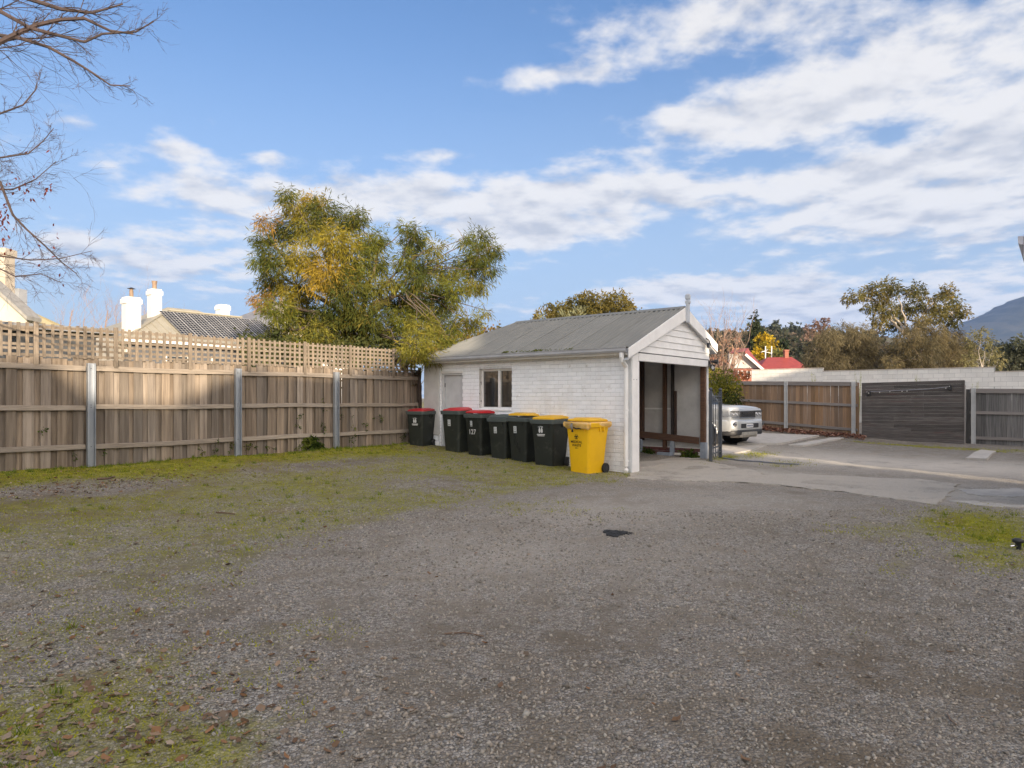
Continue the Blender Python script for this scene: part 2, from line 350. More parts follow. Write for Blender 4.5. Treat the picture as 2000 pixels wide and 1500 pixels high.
def spaced(lo, hi, step, far):
    a = list(np.arange(lo, hi+1e-6, step)); d = step; k = a[-1]
    while k < far: d *= 1.5; k += d; a.append(k)
    d = step; k = a[0]
    while k > -far: d *= 1.5; k -= d; a.insert(0, k)
    return np.array(a)
def micro(x, y):
    return .012*np.sin(x*1.7+1.3*np.sin(y*.9))+.010*np.sin(y*2.3+x*.7)+.008*np.sin(x*4.1-y*3.3)*np.cos(y*1.9)
def build_ground():
    xs = spaced(-13, 19, .16, 9000); ys = spaced(.2, 30, .16, 9000)
    X, Y = np.meshgrid(xs, ys); Z = h(X, Y)+micro(X, Y)*((np.abs(X) < 40) & (np.abs(Y) < 60))
    nx, ny = len(xs), len(ys)
    V = np.stack([X, Y, Z], -1).reshape(-1, 3)
    i = np.arange(nx*ny).reshape(ny, nx)
    Fq = np.stack([i[:-1, :-1], i[:-1, 1:], i[1:, 1:], i[1:, :-1]], -1).reshape(-1, 4)
    me = bpy.data.meshes.new('ground'); me.from_pydata(V.tolist(), [], Fq.tolist()); me.materials.append(GROUND_M)
    me.polygons.foreach_set('use_smooth', [True]*len(me.polygons))
    fx, fy = V[:, 0], V[:, 1]; near = (np.abs(fx) < 40) & (fy > -10) & (fy < 60)
    for nm, fn in (('moss', moss_field), ('pale', pale_field), ('dirt', dirt_field)):
        a = me.attributes.new(nm, 'FLOAT', 'POINT'); val = np.where(near, fn(fx, fy), .5 if nm == 'moss' else 0.)
        a.data.foreach_set('value', val.astype(np.float32))
    o = link('ground', me); tag(o, 'grey gravel yard with moss patches', kind='structure')
build_ground()
def gz(x, y): return hf(x, y)+float(micro(np.float64(x), np.float64(y)))

def quads_mesh(name, V, Fc, mat, tint=None, smooth=False):
    """V (n,3), Fc (m,k) arrays"""
    me = bpy.data.meshes.new(name); n, (m, k) = len(V), Fc.shape
    me.vertices.add(n); me.vertices.foreach_set('co', V.astype(np.float32).ravel())
    me.loops.add(m*k); me.loops.foreach_set('vertex_index', Fc.astype(np.int32).ravel())
    me.polygons.add(m); me.polygons.foreach_set('loop_start', np.arange(0, m*k, k, dtype=np.int32))
    try: me.polygons.foreach_set('loop_total', np.full(m, k, dtype=np.int32))
    except Exception: pass
    if smooth: me.polygons.foreach_set('use_smooth', np.ones(m, dtype=bool))
    if tint is not None:
        a = me.attributes.new('tint', 'FLOAT_COLOR', 'POINT'); c = np.ones((n, 4), np.float32); c[:, :3] = tint; a.data.foreach_set('color', c.ravel())
    me.update(calc_edges=True); me.validate(); me.materials.append(mat)
    return me
def rand_unit(n, rng=NPR):
    v = rng.normal(size=(n, 3)); return v/np.linalg.norm(v, axis=1, keepdims=True)
def tintmat(name, rough=.85, bump=0.):
    m = bpy.data.materials.new(name); m.use_nodes = True; m.node_tree.nodes.clear(); g = N(m.node_tree)
    a = g.n('ShaderNodeAttribute', attribute_name='tint'); b = g.n('ShaderNodeBsdfPrincipled', i_Roughness=rough)
    b.inputs['Specular IOR Level'].default_value = .25; g.L.new(a.outputs[0], b.inputs['Base Color']); g.n('ShaderNodeOutputMaterial', i_0=b); return m

def frustum_points(n, ymin, ymax, power, xm=.80):
    Y = ymin+(ymax-ymin)*NPR.random(n)**power; X = (NPR.random(n)*2-1)*xm*Y; return X, Y
def loose_gravel():
    n = 90000
    X, Y = frustum_points(n, 1.7, 9.5, 1.35)
    moss = moss_field(X, Y); dirt = dirt_field(X, Y)
    cl = .5+.5*np.sin(X*2.1+1.7*np.sin(Y*1.3))*np.cos(Y*1.7-.8*X)
    keep = NPR.random(n) < np.clip(.95-.55*moss-.6*dirt-.35*cl, .05, 1); X, Y = X[keep], Y[keep]; n = len(X)
    base = np.array([(1,0,0),(-1,0,0),(0,1,0),(0,-1,0),(0,0,1),(0,0,-1)], float)
    tri = np.array([(0,2,4),(2,1,4),(1,3,4),(3,0,4),(2,0,5),(1,2,5),(3,1,5),(0,3,5)])
    r = .0036+.0078*NPR.random(n)**2.4; r *= np.where(NPR.random(n) < .03, 1.7, 1); r *= 1+.05*Y
    ax = rand_unit(n); ang = NPR.random(n)*6.28
    sc = np.stack([r*(.8+.7*NPR.random(n)), r*(.8+.5*NPR.random(n)), r*(.5+.4*NPR.random(n))], -1)
    pts = base[None]*sc[:, None, :]*(.8+.4*NPR.random((n, 6, 1)))
    c, s = np.cos(ang)[:, None, None], np.sin(ang)[:, None, None]; a = ax[:, None, :]
    pts = pts*c+np.cross(np.broadcast_to(a, pts.shape), pts)*s+a*(pts*a).sum(-1, keepdims=True)*(1-c)
    Z = h(X, Y)+micro(X, Y)+r*.25
    pts += np.stack([X, Y, Z], -1)[:, None, :]
    Fc = (tri[None]+6*np.arange(n)[:, None, None]).reshape(-1, 3)
    gcol = .14+.22*NPR.random(n); warm = NPR.random(n)
    col = np.stack([gcol*(1.06+.14*warm), gcol*(1+.03*warm), gcol*(.87-.03*warm)], -1); bright = NPR.random(n) < .004; col[bright] = (.50, .46, .41)
    me = quads_mesh('loose_gravel', pts.reshape(-1, 3), Fc, tintmat('gravel stones', .9), np.repeat(col, 6, 0))
    tag(link('loose_gravel', me), 'loose grey crushed stones strewn over the yard', 'gravel', kind='stuff')
loose_gravel()

def blades(name, X, Y, hgt, wid, cols, label, cat, lean=.7):
    n = len(X); Z = h(X, Y)+micro(X, Y)-.003
    a = NPR.random(n)*6.283; hh = hgt*(.5+NPR.random(n)); w = wid*(.6+.8*NPR.random(n))
    P = np.stack([X, Y, Z], -1); S = np.stack([np.cos(a), np.sin(a), 0*a], -1)*w[:, None]
    b = NPR.random(n)*6.283; T = P+np.stack([np.cos(b)*lean*hh, np.sin(b)*lean*hh, hh], -1)
    V = np.stack([P-S, P+S, T], 1).reshape(-1, 3); Fc = np.arange(3*n).reshape(n, 3)
    c0 = np.array(cols[0]); c1 = np.array(cols[1]); t = NPR.random((n, 1)); c = c0*(1-t)+c1*t
    me = quads_mesh(name, V, Fc, leafmat(name+' leaf', .25), np.repeat(c, 3, 0)); return tag(link(name, me), label, cat, kind='stuff')
def moss_tufts():
    n = 520000
    X, Y = frustum_points(n, 1.8, 26, 1.0, .8)
    m = moss_field(X, Y); u, v = to_uv(X, Y)
    cl = np.sin(X*5.1+2*np.sin(Y*2.3))*np.sin(Y*4.3+X*2.2)+.6*np.sin(X*11+Y*3)*np.sin(Y*9.2-X*4)
    keep = (NPR.random(n) < np.clip((m-.30)*1.1+.30*cl*(m > .2), 0, 1)) & (v < 13.2) & ~((u > 12.3) & (u < 16.3) & (v > 7) & (v < 13.1))
    X, Y = X[keep], Y[keep]; sc = 1+.06*Y
    blades('moss', X, Y, .013*sc, .0036*sc, ((.20, .215, .016), (.42, .41, .04)), 'low yellow green moss and grass growing through the gravel', 'moss', 1.0)
moss_tufts()

def grass_tufts():
    X, Y = frustum_points(60000, 1.8, 19, 1.0, .78); m = moss_field(X, Y); u, v = to_uv(X, Y)
    k = (NPR.random(len(X)) < np.clip((m-.55)*.10, 0, .05)) & (v < 13.1) & ~((u > 12.0) & (u < 16.5) & (v > 6.8))
    X, Y = X[k], Y[k]; t = fence_foot(260); X = np.concatenate([X, t[0]]); Y = np.concatenate([Y, t[1]])
    n = 16; cx = np.repeat(X, n)+NPR.normal(size=len(X)*n)*.022; cy = np.repeat(Y, n)+NPR.normal(size=len(X)*n)*.022
    hh = np.repeat(.022+.045*NPR.random(len(X))**2, n)
    blades('grass_tufts', cx, cy, hh, .0032+.0002*cy, ((.10, .15, .02), (.25, .29, .05)), 'short grass tufts scattered through the moss and along the fence foot', 'grass', .55)
def fence_foot(n):
    u = 1.2+11*NPR.random(n); v = 13.25-np.abs(NPR.normal(size=n))*.10; return u*CA-v*SA, u*SA+v*CA
grass_tufts()

LEAF_BROWN = leafmat('dead leaf', .15)
def litter(name, X, Y, size, label, lift=.006, palette=None):
    n = len(X); Z = h(X, Y)+micro(X, Y)+lift*(.4+NPR.random(n))
    P = np.stack([X, Y, Z], -1); a = NPR.random(n)*6.283; L = size*(.6+.9*NPR.random(n)); W = L*(.20+.16*NPR.random(n))
    D = np.stack([np.cos(a), np.sin(a), .25*NPR.normal(size=n)], -1); S = np.stack([-np.sin(a), np.cos(a), .35*NPR.normal(size=n)], -1)
    up = np.array([0, 0, 1.])[None]*(L*(.10+.25*NPR.random(n)))[:, None]
    D *= L[:, None]; S *= W[:, None]
    V = np.stack([P-.5*D+up*.4, P-.12*D+S+up*.5, P+.3*D+.7*S+up*.3, P+.5*D+up, P+.3*D-.7*S+up*.3, P-.12*D-S+up*.5, P], 1).reshape(-1, 3)
    k = 7*np.arange(n)[:, None, None]; Fc = (np.array([(6,0,1),(6,1,2),(6,2,3),(6,3,4),(6,4,5),(6,5,0)])[None]+k).reshape(-1, 3)
    pal = np.array(palette or [(.20,.13,.085),(.28,.20,.14),(.15,.10,.07),(.34,.27,.21),(.24,.135,.075),(.22,.17,.13)]); c = pal[NPR.integers(0, len(pal), n)]*(.75+.5*NPR.random((n, 1)))
    return tag(link(name, quads_mesh(name, V, Fc, LEAF_BROWN, np.repeat(c, 7, 0))), label, 'leaves', kind='stuff')
def all_litter():
    def region(items):
        xs, ys = [], []
        for (px, py, ru, rv, n) in items:
            p = gp(px, py); u0, v0 = to_uv(p.x, p.y); u = u0+ru*NPR.normal(size=n); v = v0+rv*NPR.normal(size=n)
            xs.append(u*CA-v*SA); ys.append(u*SA+v*CA)
        return np.concatenate(xs), np.concatenate(ys)
    X, Y = region(((120, 1460, .5, .45, 300), (60, 1300, .7, .5, 220), (320, 1400, .6, .5, 150), (560, 1420, .5, .4, 50), (200, 950, .9, .35, 330), (60, 940, 1.2, .5, 200), (350, 930, 1.4, .4, 150), (300, 1120, 1.8, 1.0, 100), (820, 875, .7, .35, 200)))
    a, b = frustum_points(170, 2.0, 9, 1.0, .75); X = np.concatenate([X, a]); Y = np.concatenate([Y, b])
    u, v = to_uv(X, Y); k = (v < 13.15) & (Y > 1.7); litter('fallen_leaves', X[k], Y[k], .040, 'dry brown fallen leaves lying on the gravel')
    n = 5200; p = gp(1560, 846); u0, v0 = to_uv(p.x, p.y)
    u = u0+1.0+NPR.normal(size=n)*1.2; v = v0+NPR.normal(size=n)*2.2-.2; u = np.minimum(u, 27.3-NPR.random(n)*.5)
    X, Y = u*CA-v*SA, u*SA+v*CA; px = 1000+F*X/Y; k = (px > 1470) & (px < 1690) & (u > u0-.7); litter('leaf_litter', X[k], Y[k], .10, 'reddish brown leaf litter heaped along the paling fence behind the car', .05, [(.19,.09,.065),(.25,.13,.09),(.14,.075,.06),(.33,.2,.15)])
all_litter()

def slab(name, pix, thick, m, label, cat='slab', kind='structure', sub=6, jit=.012, lift=0., pale=.9):
    """a ground slab whose outline lies where the photograph's sight lines meet the ground"""
    pts = []
    P = [gp(*p) for p in pix]
    for i, a in enumerate(P):
        b = P[(i+1) % len(P)]
        for k in range(sub):
            q = a.lerp(b, k/sub); q = q+Vector((RNG.uniform(-jit, jit), RNG.uniform(-jit, jit), 0)); q.z = gz(q.x, q.y); pts.append(q)
    bm = bmesh.new(); top = [bm.verts.new((p.x, p.y, p.z+thick+lift)) for p in pts]; bot = [bm.verts.new((p.x, p.y, p.z-.08)) for p in pts]; n = len(pts)
    f = bm.faces.new(top)
    for i in range(n): bm.faces.new((bot[i], bot[(i+1) % n], top[(i+1) % n], top[i]))
    bmesh.ops.triangulate(bm, faces=[f]); bmesh.ops.recalc_face_normals(bm, faces=bm.faces)
    me = bpy.data.meshes.new(name); bm.to_mesh(me); bm.free(); me.materials.append(m)
    for nm, val in (('pale', pale), ('moss', .25), ('dirt', 0.)):
        at_ = me.attributes.new(nm, 'FLOAT', 'POINT'); at_.data.foreach_set('value', np.full(len(me.vertices), val, np.float32))
    return tag(link(name, me), label, cat if kind != 'structure' else None, kind=kind)
slab('path', ((1225, 935), (1252, 903), (1376, 901), (1480, 921), (1500, 933), (1400, 941), (1300, 938)), .016, GROUND_M, 'cracked concrete apron at the shed opening', jit=.05, sub=12)
slab('path', ((1370, 938), (1500, 947), (1625, 960), (1825, 985), (1850, 968), (1872, 948), (1800, 937), (1560, 925)), .02, GROUND_M, 'worn gravelly concrete strip with a straight front edge', jit=.045, sub=14, pale=.8)
None if True else slab('path', ((1560, 905), (1700, 913), (2060, 941), (2060, 903), (1700, 893)), .016, mat('pale compacted drive', (.55, .50, .44), (.42, .38, .335), .95, 5, bump=.7, bscale=90, spots=(.30, .265, .23), spot_scale=2.0, spot_lo=.52, spot_hi=.72), 'pale compacted drive beyond the concrete strip', jit=.03)
slab('path', ((1868, 957), (1990, 957), (2030, 966), (1990, 972), (1890, 965)), .012, CONC_PALE, 'whitish worn concrete patch nearer the drive', jit=.07, sub=10)
slab('path', ((1850, 976), (1905, 979), (1960, 988), (2030, 987), (2030, 993), (1925, 992)), .012, CONC_PALE, 'whitish worn concrete patch nearer the moss', jit=.06, sub=10)
slab('concrete_slab', ((1440, 869), (1517, 870), (1600, 853), (1478, 848)), .06, CONC_PALE, 'broad pale concrete slab in front of the parked car', 'slab', 'thing', jit=.004)
slab('concrete_slab', ((1540, 872), (1568, 873), (1648, 858), (1622, 857)), .05, CONC_PALE, 'long narrow concrete strip lying beside the broad slab', 'slab', 'thing', jit=.004)
slab('concrete_slab', ((1375, 893), (1440, 886), (1497, 873), (1400, 870)), .04, CONC_PALE, 'concrete wheel slab under the car and behind the gate', 'slab', 'thing', jit=.004)
slab('concrete_slab', ((1886, 899), (1927, 901), (1946, 883), (1916, 881)), .06, CONC_PALE, 'small loose concrete paver on the pale drive near the dark fence', 'slab', 'thing', jit=.004)
# ---------------------------------------------------------------- two unseen houses placed and shaped to shade the yard, and the annex
CREAM = mat('cream render', (.55, .52, .47), (.48, .45, .40), .85, 2, bump=.2, bscale=20)
ROOF_TAN = mat('tan iron roof', (.36, .33, .26), (.30, .275, .215), .6, 2, (1, 1, 1), .1, 10)
def roof_profile(name, label, ridge, v_r, v0, v1, z_e, wall_v0, wall_v1):
    """ridge: list of (u, z) from one end to the other; slopes fall to eaves at v0 and v1"""
    o = empty(name, (0, 0, 0), ANG); tag(o, label, 'house')
    r = MB(); n = len(ridge)
    top = [(u, v_r, z) for u, z in ridge]; a = [(u, v0, z_e) for u, z in ridge]; b = [(u, v1, z_e) for u, z in ridge]
    fs = [(i, i+1, n+i+1, n+i) for i in range(n-1)]+[(i+1, i, 2*n+i, 2*n+i+1) for i in range(n-1)]
    fs += [(0, n, 2*n), (n-1, 3*n-1, 2*n-1)]+[tuple([*range(n, 2*n)]+[*range(3*n-1, 2*n-1, -1)])]
    r.add(top+a+b, fs); r.build('roof', ROOF_TAN, o)
    u0, u1 = ridge[0][0]+.3, ridge[-1][0]-.3
    MB().box(u0, u1, wall_v0, wall_v1, -.2, z_e-.05).build('wall', CREAM, o)
    return o
hs = roof_profile('house', 'unseen pale two storey house behind the viewer, placed and shaped to shade the yard',
    [(-26, 6.2), (-22, 8.95), (-11.2, 8.95), (-10.5, 8.25), (-9.2, 8.2), (-7.6, 9.0), (-7.0, 8.88), (-5.4, 8.82), (-4.0, 9.15), (-1.6, 9.2), (-.6, 10.2), (3.2, 10.2), (4.5, 6.2)], -18, -13.2, -23, 6.0, -22.5, -13.8)  # ridge line shaped to set the shade edge on fence and shed
annex = empty('annex', (0, 0, 0), ANG); tag(annex, 'low annex whose grey eave and gutter end show at the right edge', 'building')
wing = MB(); wing.hexa([(12.05, -1.2, 4.30), (14.2, -1.2, 4.30), (14.2, .45, 3.81), (12.05, .45, 3.81), (12.05, -1.2, 4.40), (14.2, -1.2, 4.40), (14.2, .45, 3.88), (12.05, .45, 3.88)]); wing.build('roof', ROOF_TAN, annex)
MB().box(12.2, 14.1, -1.1, .12, -.2, 3.80).build('wall', CREAM, annex)
MB().box(12.02, 14.2, .40, .452, 3.53, 3.86).build('fascia', mat('fascia lilac grey', (.66, .66, .70), (.58, .58, .62), .6), annex, bev=.006)
MB().prism([(12.0, .455, 3.85), (12.0, .455, 3.73), (12.0, .485, 3.73), (12.0, .515, 3.76), (12.0, .52, 3.85)], (2.2, 0, 0)).build('gutter', mat('gutter lilac grey', (.56, .56, .62), (.48, .48, .54), .5), annex)
roof_profile('unseen_neighbour', 'unseen neighbouring two storey house, placed and shaped to shade the drive', [(9.25, 6.2), (10, 8.0), (14, 8.6), (34, 8.6), (38, 5.6)], -16, -12.2, -20.5, 5.4, -20, -12.8)  # out of view, added to shade the drive and leave a sun streak

# ---------------------------------------------------------------- left paling fence with lattice
FU, FV = 3.35, 13.34
fence = empty('paling_fence', uv(FU, FV, 0), ANG)
tag(fence, 'weathered grey brown paling fence topped with square lattice, beside the white shed', 'fence')
def fz(t): p = uv(FU+t, FV); return hf(p.x, p.y)
def fence_t(px, off=0.):
    k = (px-1000)/F; o = uv(FU, FV-off); return (k*o.y-o.x)/(CA-SA*k)
def paling_mesh(name, w, th, hgt, m, dogear=.0):
    b = MB(); c = .004
    prof = [(-w/2+c, 0), (w/2-c, 0), (w/2, c), (w/2, th-c), (w/2-c, th), (-w/2+c, th), (-w/2, th-c), (-w/2, c)]
    b.loft([[(x, y, z) for x, y in prof] for z in (0, hgt*.5, hgt)])
    return b.mesh(name, m)
PM = [paling_mesh('paling', w, .015, 1.0, WOOD) for w in (.150, .146, .153)]
PMB = [paling_mesh('paling', w, .015, 1.0, WOOD) for w in (.150, .160)]
t = -2.3; i = 0
while t < 9.15:
    g0 = fz(t); hh = 1.88+RNG.uniform(-.035, .035)
    link('paling', PM[i % 3], fence, (t, -.034, g0-.03), (RNG.gauss(0, .005), RNG.gauss(0, .006), RNG.gauss(0, .028)), (RNG.uniform(.95, 1.08), 1, hh+.03))
    link('paling', PMB[i % 2], fence, (t+.122, .004, g0-.03), (0, RNG.gauss(0, .004), RNG.gauss(0, .01)), (1.1, 1, hh-.01+RNG.uniform(-.03, .03)+.03))
    t += .245+RNG.uniform(-.008, .008); i += 1
POSTS = [fence_t(178, .12), fence_t(465, .12), fence_t(657, .12)]
def bays(): return [(-2.4, POSTS[0]-.07), (POSTS[0]+.07, POSTS[1]-.07), (POSTS[1]+.07, POSTS[2]-.07), (POSTS[2]+.07, 9.14)]
for a, b in bays():
    for zr, hgt in ((.33, .085), (1.02, .085), (1.70, .09)):
        za, zb = fz(a)+zr+RNG.uniform(-.012, .012), fz(b)+zr+RNG.uniform(-.012, .012); n = 6
        m = MB(); rings = []
        for k in range(n+1):
            x = a+(b-a)*k/n; z = za+(zb-za)*k/n+.007*math.sin(k*1.1+a); y0, y1 = -.080, -.0345
            rings.append([(x, y0, z-hgt/2), (x, y1, z-hgt/2), (x, y1, z+hgt/2), (x, y0, z+hgt/2)])
        m.loft(rings).build('rail', WOOD_RAIL, fence, bev=.004)
def channel(m, x, y, z0, z1, w, d, th=.008):
    m.box(x-w/2, x+w/2, y-th, y, z0, z1); m.box(x-w/2, x-w/2+th, y-d, y-th, z0, z1); m.box(x+w/2-th, x+w/2, y-d, y-th, z0, z1)
    m.box(x-w/2+th, x-w/2+th+.018, y-d, y-d+th, z0, z1); return m
for pt in POSTS:
    p = channel(MB(), pt, -.083, fz(pt)-.1, fz(pt)+1.79, .125, .075).build('steel_post', GALV, fence)
    bo = MB()
    for zz in (.33, 1.02, 1.06, 1.70):
        bo.cyl((pt+.01, -.084, fz(pt)+zz), (pt+.01, -.098, fz(pt)+zz), .009, 8)
    bo.build('bolt', mat('bolt steel', (.2, .2, .21), rough=.5, metal=.6), p)
# lattice: panels between light posts
LP = [-2.4]+[fence_t(px, .06) for px in (70, 226, 371, 486, 595, 684, 768)]+[9.12]
SV = MB().box(-.026, .026, -.008, 0, 0, 1).mesh('lattice_slat', WOOD_LAT)
SH = MB().box(0, 1, .001, .008, -.022, .022).mesh('lattice_slat', WOOD_LAT)
for k in range(len(LP)-1):
    a, b = LP[k], LP[k+1]; e = empty('lattice_panel', (0, 0, 0)); e.parent = fence
    z0 = fz((a+b)/2)+1.865; n = max(3, round((b-a)/.118)); st = (b-a)/n
    for j in range(1, n):
        link('lattice_slat', SV, e, (a+st*j, -.044, z0+RNG.uniform(-.006, .006)), (0, RNG.gauss(0, .012), RNG.gauss(0, .06)), (RNG.uniform(.85, 1.12), 1, .565+RNG.uniform(-.006, .006)))
    for j in range(6):
        link('lattice_slat', SH, e, (a, -.043, z0+.04+.094*j), (0, RNG.gauss(0, .006), 0), (b-a, 1, RNG.uniform(.85, 1.12)))
    if k:
        MB().box(a-.035, a+.035, -.088, -.053, z0-.13-RNG.uniform(0, .04), z0+.585).build('lattice_post', WOOD_LAT, fence, bev=.004)
# ragged dark end post against the shed
rg = MB(); z0 = fz(9.2)
rg.tube([(9.13+RNG.uniform(-.015, .015), -.10+RNG.uniform(-.01, .01), z0-.05+.17*k) for k in range(13)], [.055+RNG.uniform(-.012, .012) for _ in range(13)], 7)
rg.build('end_post', mat('dark rotten timber', (.07, .05, .04), (.035, .025, .02), .95, 8, (4, 4, 1), .8, 20), fence)

# ---------------------------------------------------------------- shed
SU, SV0 = 12.49, 6.99
shed = empty('shed', uv(SU, SV0, 0), ANG)
tag(shed, 'white painted brick shed with grey corrugated hip roof and open gabled front', 'shed')
DARKT = mat('dark stained stud', (.10, .055, .035), (.05, .03, .022), .8, 6, (6, 6, .6), .3, 12, rnd=.25)
BROWN = mat('red brown timber', (.155, .08, .045), (.095, .05, .032), .7, 5, (6, .6, 6), .3, 12, rnd=.1)
L, W = 6.07, 3.9
APX, APZ, PITCH = 2.39, 3.66, .41
DOOR = (4.72, 5.46, 2.20); WIN = (3.13, 4.16, 1.30, 2.27)
def sz(x, y): p = uv(SU+x, SV0+y); return hf(p.x, p.y)
# side wall core (painted mortar) with openings
core = MB(); zt = 2.56
core.box(.0, .22, .10, WIN[0], -.2, zt); core.box(.0, .22, WIN[0], WIN[1], -.2, WIN[2]); core.box(.0, .22, WIN[0], WIN[1], WIN[3], zt)
core.box(.0, .22, WIN[1], DOOR[0], -.2, zt); core.box(.0, .22, DOOR[0], DOOR[1], DOOR[2], zt); core.box(.0, .22, DOOR[1], L, -.2, zt)
side = core.build('side_wall', MORTAR, shed)
bm_ = MB(); c = .03
# unit brick 1 x 1 x 1 (depth, length, height) with softened face edges
bm_.loft([[(0, 0, 0), (0, 1, 0), (0, 1, 1), (0, 0, 1)], [(-.6, 0, 0), (-.6, 1, 0), (-.6, 1, 1), (-.6, 0, 1)], [(-1, .018, .05), (-1, .982, .05), (-1, .982, .95), (-1, .018, .95)]])
BRICK = bm_.mesh('brick', WHITE_BRICK)
rows = []; rh, bl, j = .0905, .242, .011
for r in range(29):
    z = -.12+r*rh
    if z > 2.50: break
    y = .105-(bl/2 if r % 2 else 0)
    while y < DOOR[1]+.02:
        y0, y1 = max(y, .105), min(y+bl-j, DOOR[1]+.05); y += bl
        segs = [(y0, y1)]
        for (a, b, zlo, zhi) in ((WIN[0], WIN[1], WIN[2], WIN[3]), (DOOR[0], DOOR[1], -1, DOOR[2])):
            if z+rh*.6 > zlo and z+rh*.4 < zhi:
                segs = [s for q in segs for s in ((q[0], min(q[1], a)), (max(q[0], b), q[1]))]
        for a, b in segs:
            if b-a > .035: rows.append((a, b, z))
rows.sort(key=lambda q: (not (q[2] > sz(0, q[0])+.0), q[0]+.25*abs(q[2]-1.6)))
vis = [q for q in rows if q[2] > sz(0, q[0])-.1]
for (a, b, z) in vis[:300]:
    link('brick', BRICK, side, (0, a, z+RNG.uniform(-.0015, .0015)), (0, 0, RNG.gauss(0, .004)), (.008+RNG.uniform(-.002, .003), b-a, rh-j+RNG.uniform(-.002, .002)))
rest = MB()
for (a, b, z) in vis[300:]:
    d = .008+RNG.uniform(-.002, .003); t = rh-j
    rest.loft([[(0, a, z), (0, b, z), (0, b, z+t), (0, a, z+t)], [(-d*.6, a, z), (-d*.6, b, z), (-d*.6, b, z+t), (-d*.6, a, z+t)], [(-d, a+.004, z+.004), (-d, b-.004, z+.004), (-d, b-.004, z+t-.004), (-d, a+.004, z+t-.004)]])
o = rest.build('brick', WHITE_BRICK, side); o['kind'] = 'stuff'
# rendered end panel beside the door, with broken plinth bricks at its foot
MB().box(-.035, -.001, DOOR[1]+.06, L, .62, 2.52).build('render_panel', RENDER_W, shed, bev=.008)
for k in range(3):
    for q in range(2): MB().box(-.04+.006*q, -.001, DOOR[1]+.08+.18*k+.05*q, DOOR[1]+.25+.18*k, .33+.14*q, .46+.14*q).build('plinth_block', WHITE_BRICK, shed, bev=.012)
# door
fr = MB(); fr.box(.02, .10, DOOR[0], DOOR[0]+.045, 0, DOOR[2]); fr.box(.02, .10, DOOR[1]-.05, DOOR[1], 0, DOOR[2]); fr.box(.02, .10, DOOR[0]+.045, DOOR[1]-.05, DOOR[2]-.055, DOOR[2])
dr = MB().box(.085, .125, DOOR[0]+.047, DOOR[1]-.053, .2, DOOR[2]-.06).build('door', GREY_PAINT, shed, bev=.004)
fr.build('door_frame', GREY_PAINT, dr, bev=.004)
hg = MB()
for zz in (.8, 1.85): hg.cyl((.078, DOOR[1]-.056, zz), (.078, DOOR[1]-.056, zz+.1), .009, 8)
hg.build('hinge', mat('dark iron', (.05, .045, .04), rough=.6, metal=.5), dr)
MB().box(-.02, .03, DOOR[0]-.02, DOOR[1]+.02, DOOR[2]-.002, DOOR[2]+.05).build('door_head', WHITE_PAINT, dr, bev=.004)
# window
GLASS = glassmat('shed window glass', (.018, .018, .018), .05)
wf = MB(); y0, y1, z0, z1 = WIN; f = .05
wf.box(.085, .145, y0, y0+.04, z0, z1); wf.box(.085, .145, y1-f, y1, z0, z1); wf.box(.085, .145, y0+.04, y1-f, z1-.05, z1); wf.box(.085, .145, y0+.04, y1-f, z0, z0+.05)
win = wf.build('window', WHITE_PAINT, shed, bev=.004); mid = (y0+y1)/2-.06
MB().box(.075, .14, mid-.035, mid+.035, z0+.05, z1-.05).build('mullion', WHITE_PAINT, win, bev=.004)
MB().box(.118, .124, y0+.042, mid-.036, z0+.052, z1-.052).build('pane', GLASS, win); MB().box(.118, .124, mid+.036, y1-f-.002, z0+.052, z1-.052).build('pane', GLASS, win)
MB().box(-.03, .085, y0+.002, y1-.002, z0-.04, z0-.001).build('sill', WHITE_PAINT, win, bev=.005)
MB().box(-.002, .083, y1-.003, y1+.0, z0, z1).build('reveal', mat('flaking reveal paint', (.66, .65, .64), (.55, .54, .53), .8, 8, spots=(.06, .05, .045), spot_scale=9, spot_lo=.56, spot_hi=.62), win)
# back, right and interior walls
MB().box(.22, W, L-.15, L, -.2, 2.55).build('rear_wall', RENDER_W, shed)
MB().box(W-.05, W, 2.0, L-.15, -.2, 2.9).build('far_wall', RENDER_W, shed)
MB().box(.22, W-.05, 2.7, 2.78, -.1, 2.6).build('partition', RENDER_W, shed)
MB().box(.2, W-.02, .08, 2.7, -.1, sz(2, .4)+.022).build('floor_slab', CONC, shed)
# right side of the bay: fibre sheets between studs, rail, stub posts, brick footing
SHEET = mat('dusty white sheet', (.62, .60, .575), (.50, .485, .465), .8, 3, bump=.15, bscale=30, spots=(.40, .37, .34), spot_scale=3, spot_lo=.6, spot_hi=.8)
for (a, b, zlo, zhi) in ((.10, .92, .30, 2.9), (.925, 1.93, .30, 1.28), (.925, 1.93, 1.31, 2.9)):
    MB().box(W-.02, W-.002, a, b, zlo, zhi).build('wall_sheet', SHEET, shed, bev=.003)
MB().box(W-.03, W-.021, .925, 1.93, 1.27, 1.31).build('sheet_joint', WHITE_PAINT, shed)
for (y, w, m, zb) in ((1.76, .10, DARKT, .45), (1.93, .05, DARKT, .2), (1.10, .09, BROWN, .25), (.88, .055, mat('black stud', (.03, .025, .022), (.05, .04, .035), .8), .45)):
    MB().box(W-.13, W-.032, y-w/2, y+w/2, zb, 2.95).build('stud', m, shed, bev=.004)
MB().box(W-.10, W-.035, .78, .83, .5, 1.75).build('batten', DARKT, shed, bev=.003)
rl = MB().bar((W-.17, .13, .50), (W-.17, 1.98, .62), .045, .17); rl.build('bench_rail', BROWN, shed, bev=.005)
STUB = mat('blue grey painted stub', (.36, .40, .46), (.28, .31, .36), .7, 6, rnd=.1)
for y in (1.78, .86): MB().box(W-.19, W-.09, y-.05, y+.05, -.05, .48).build('stub_post', STUB, shed, bev=.006)
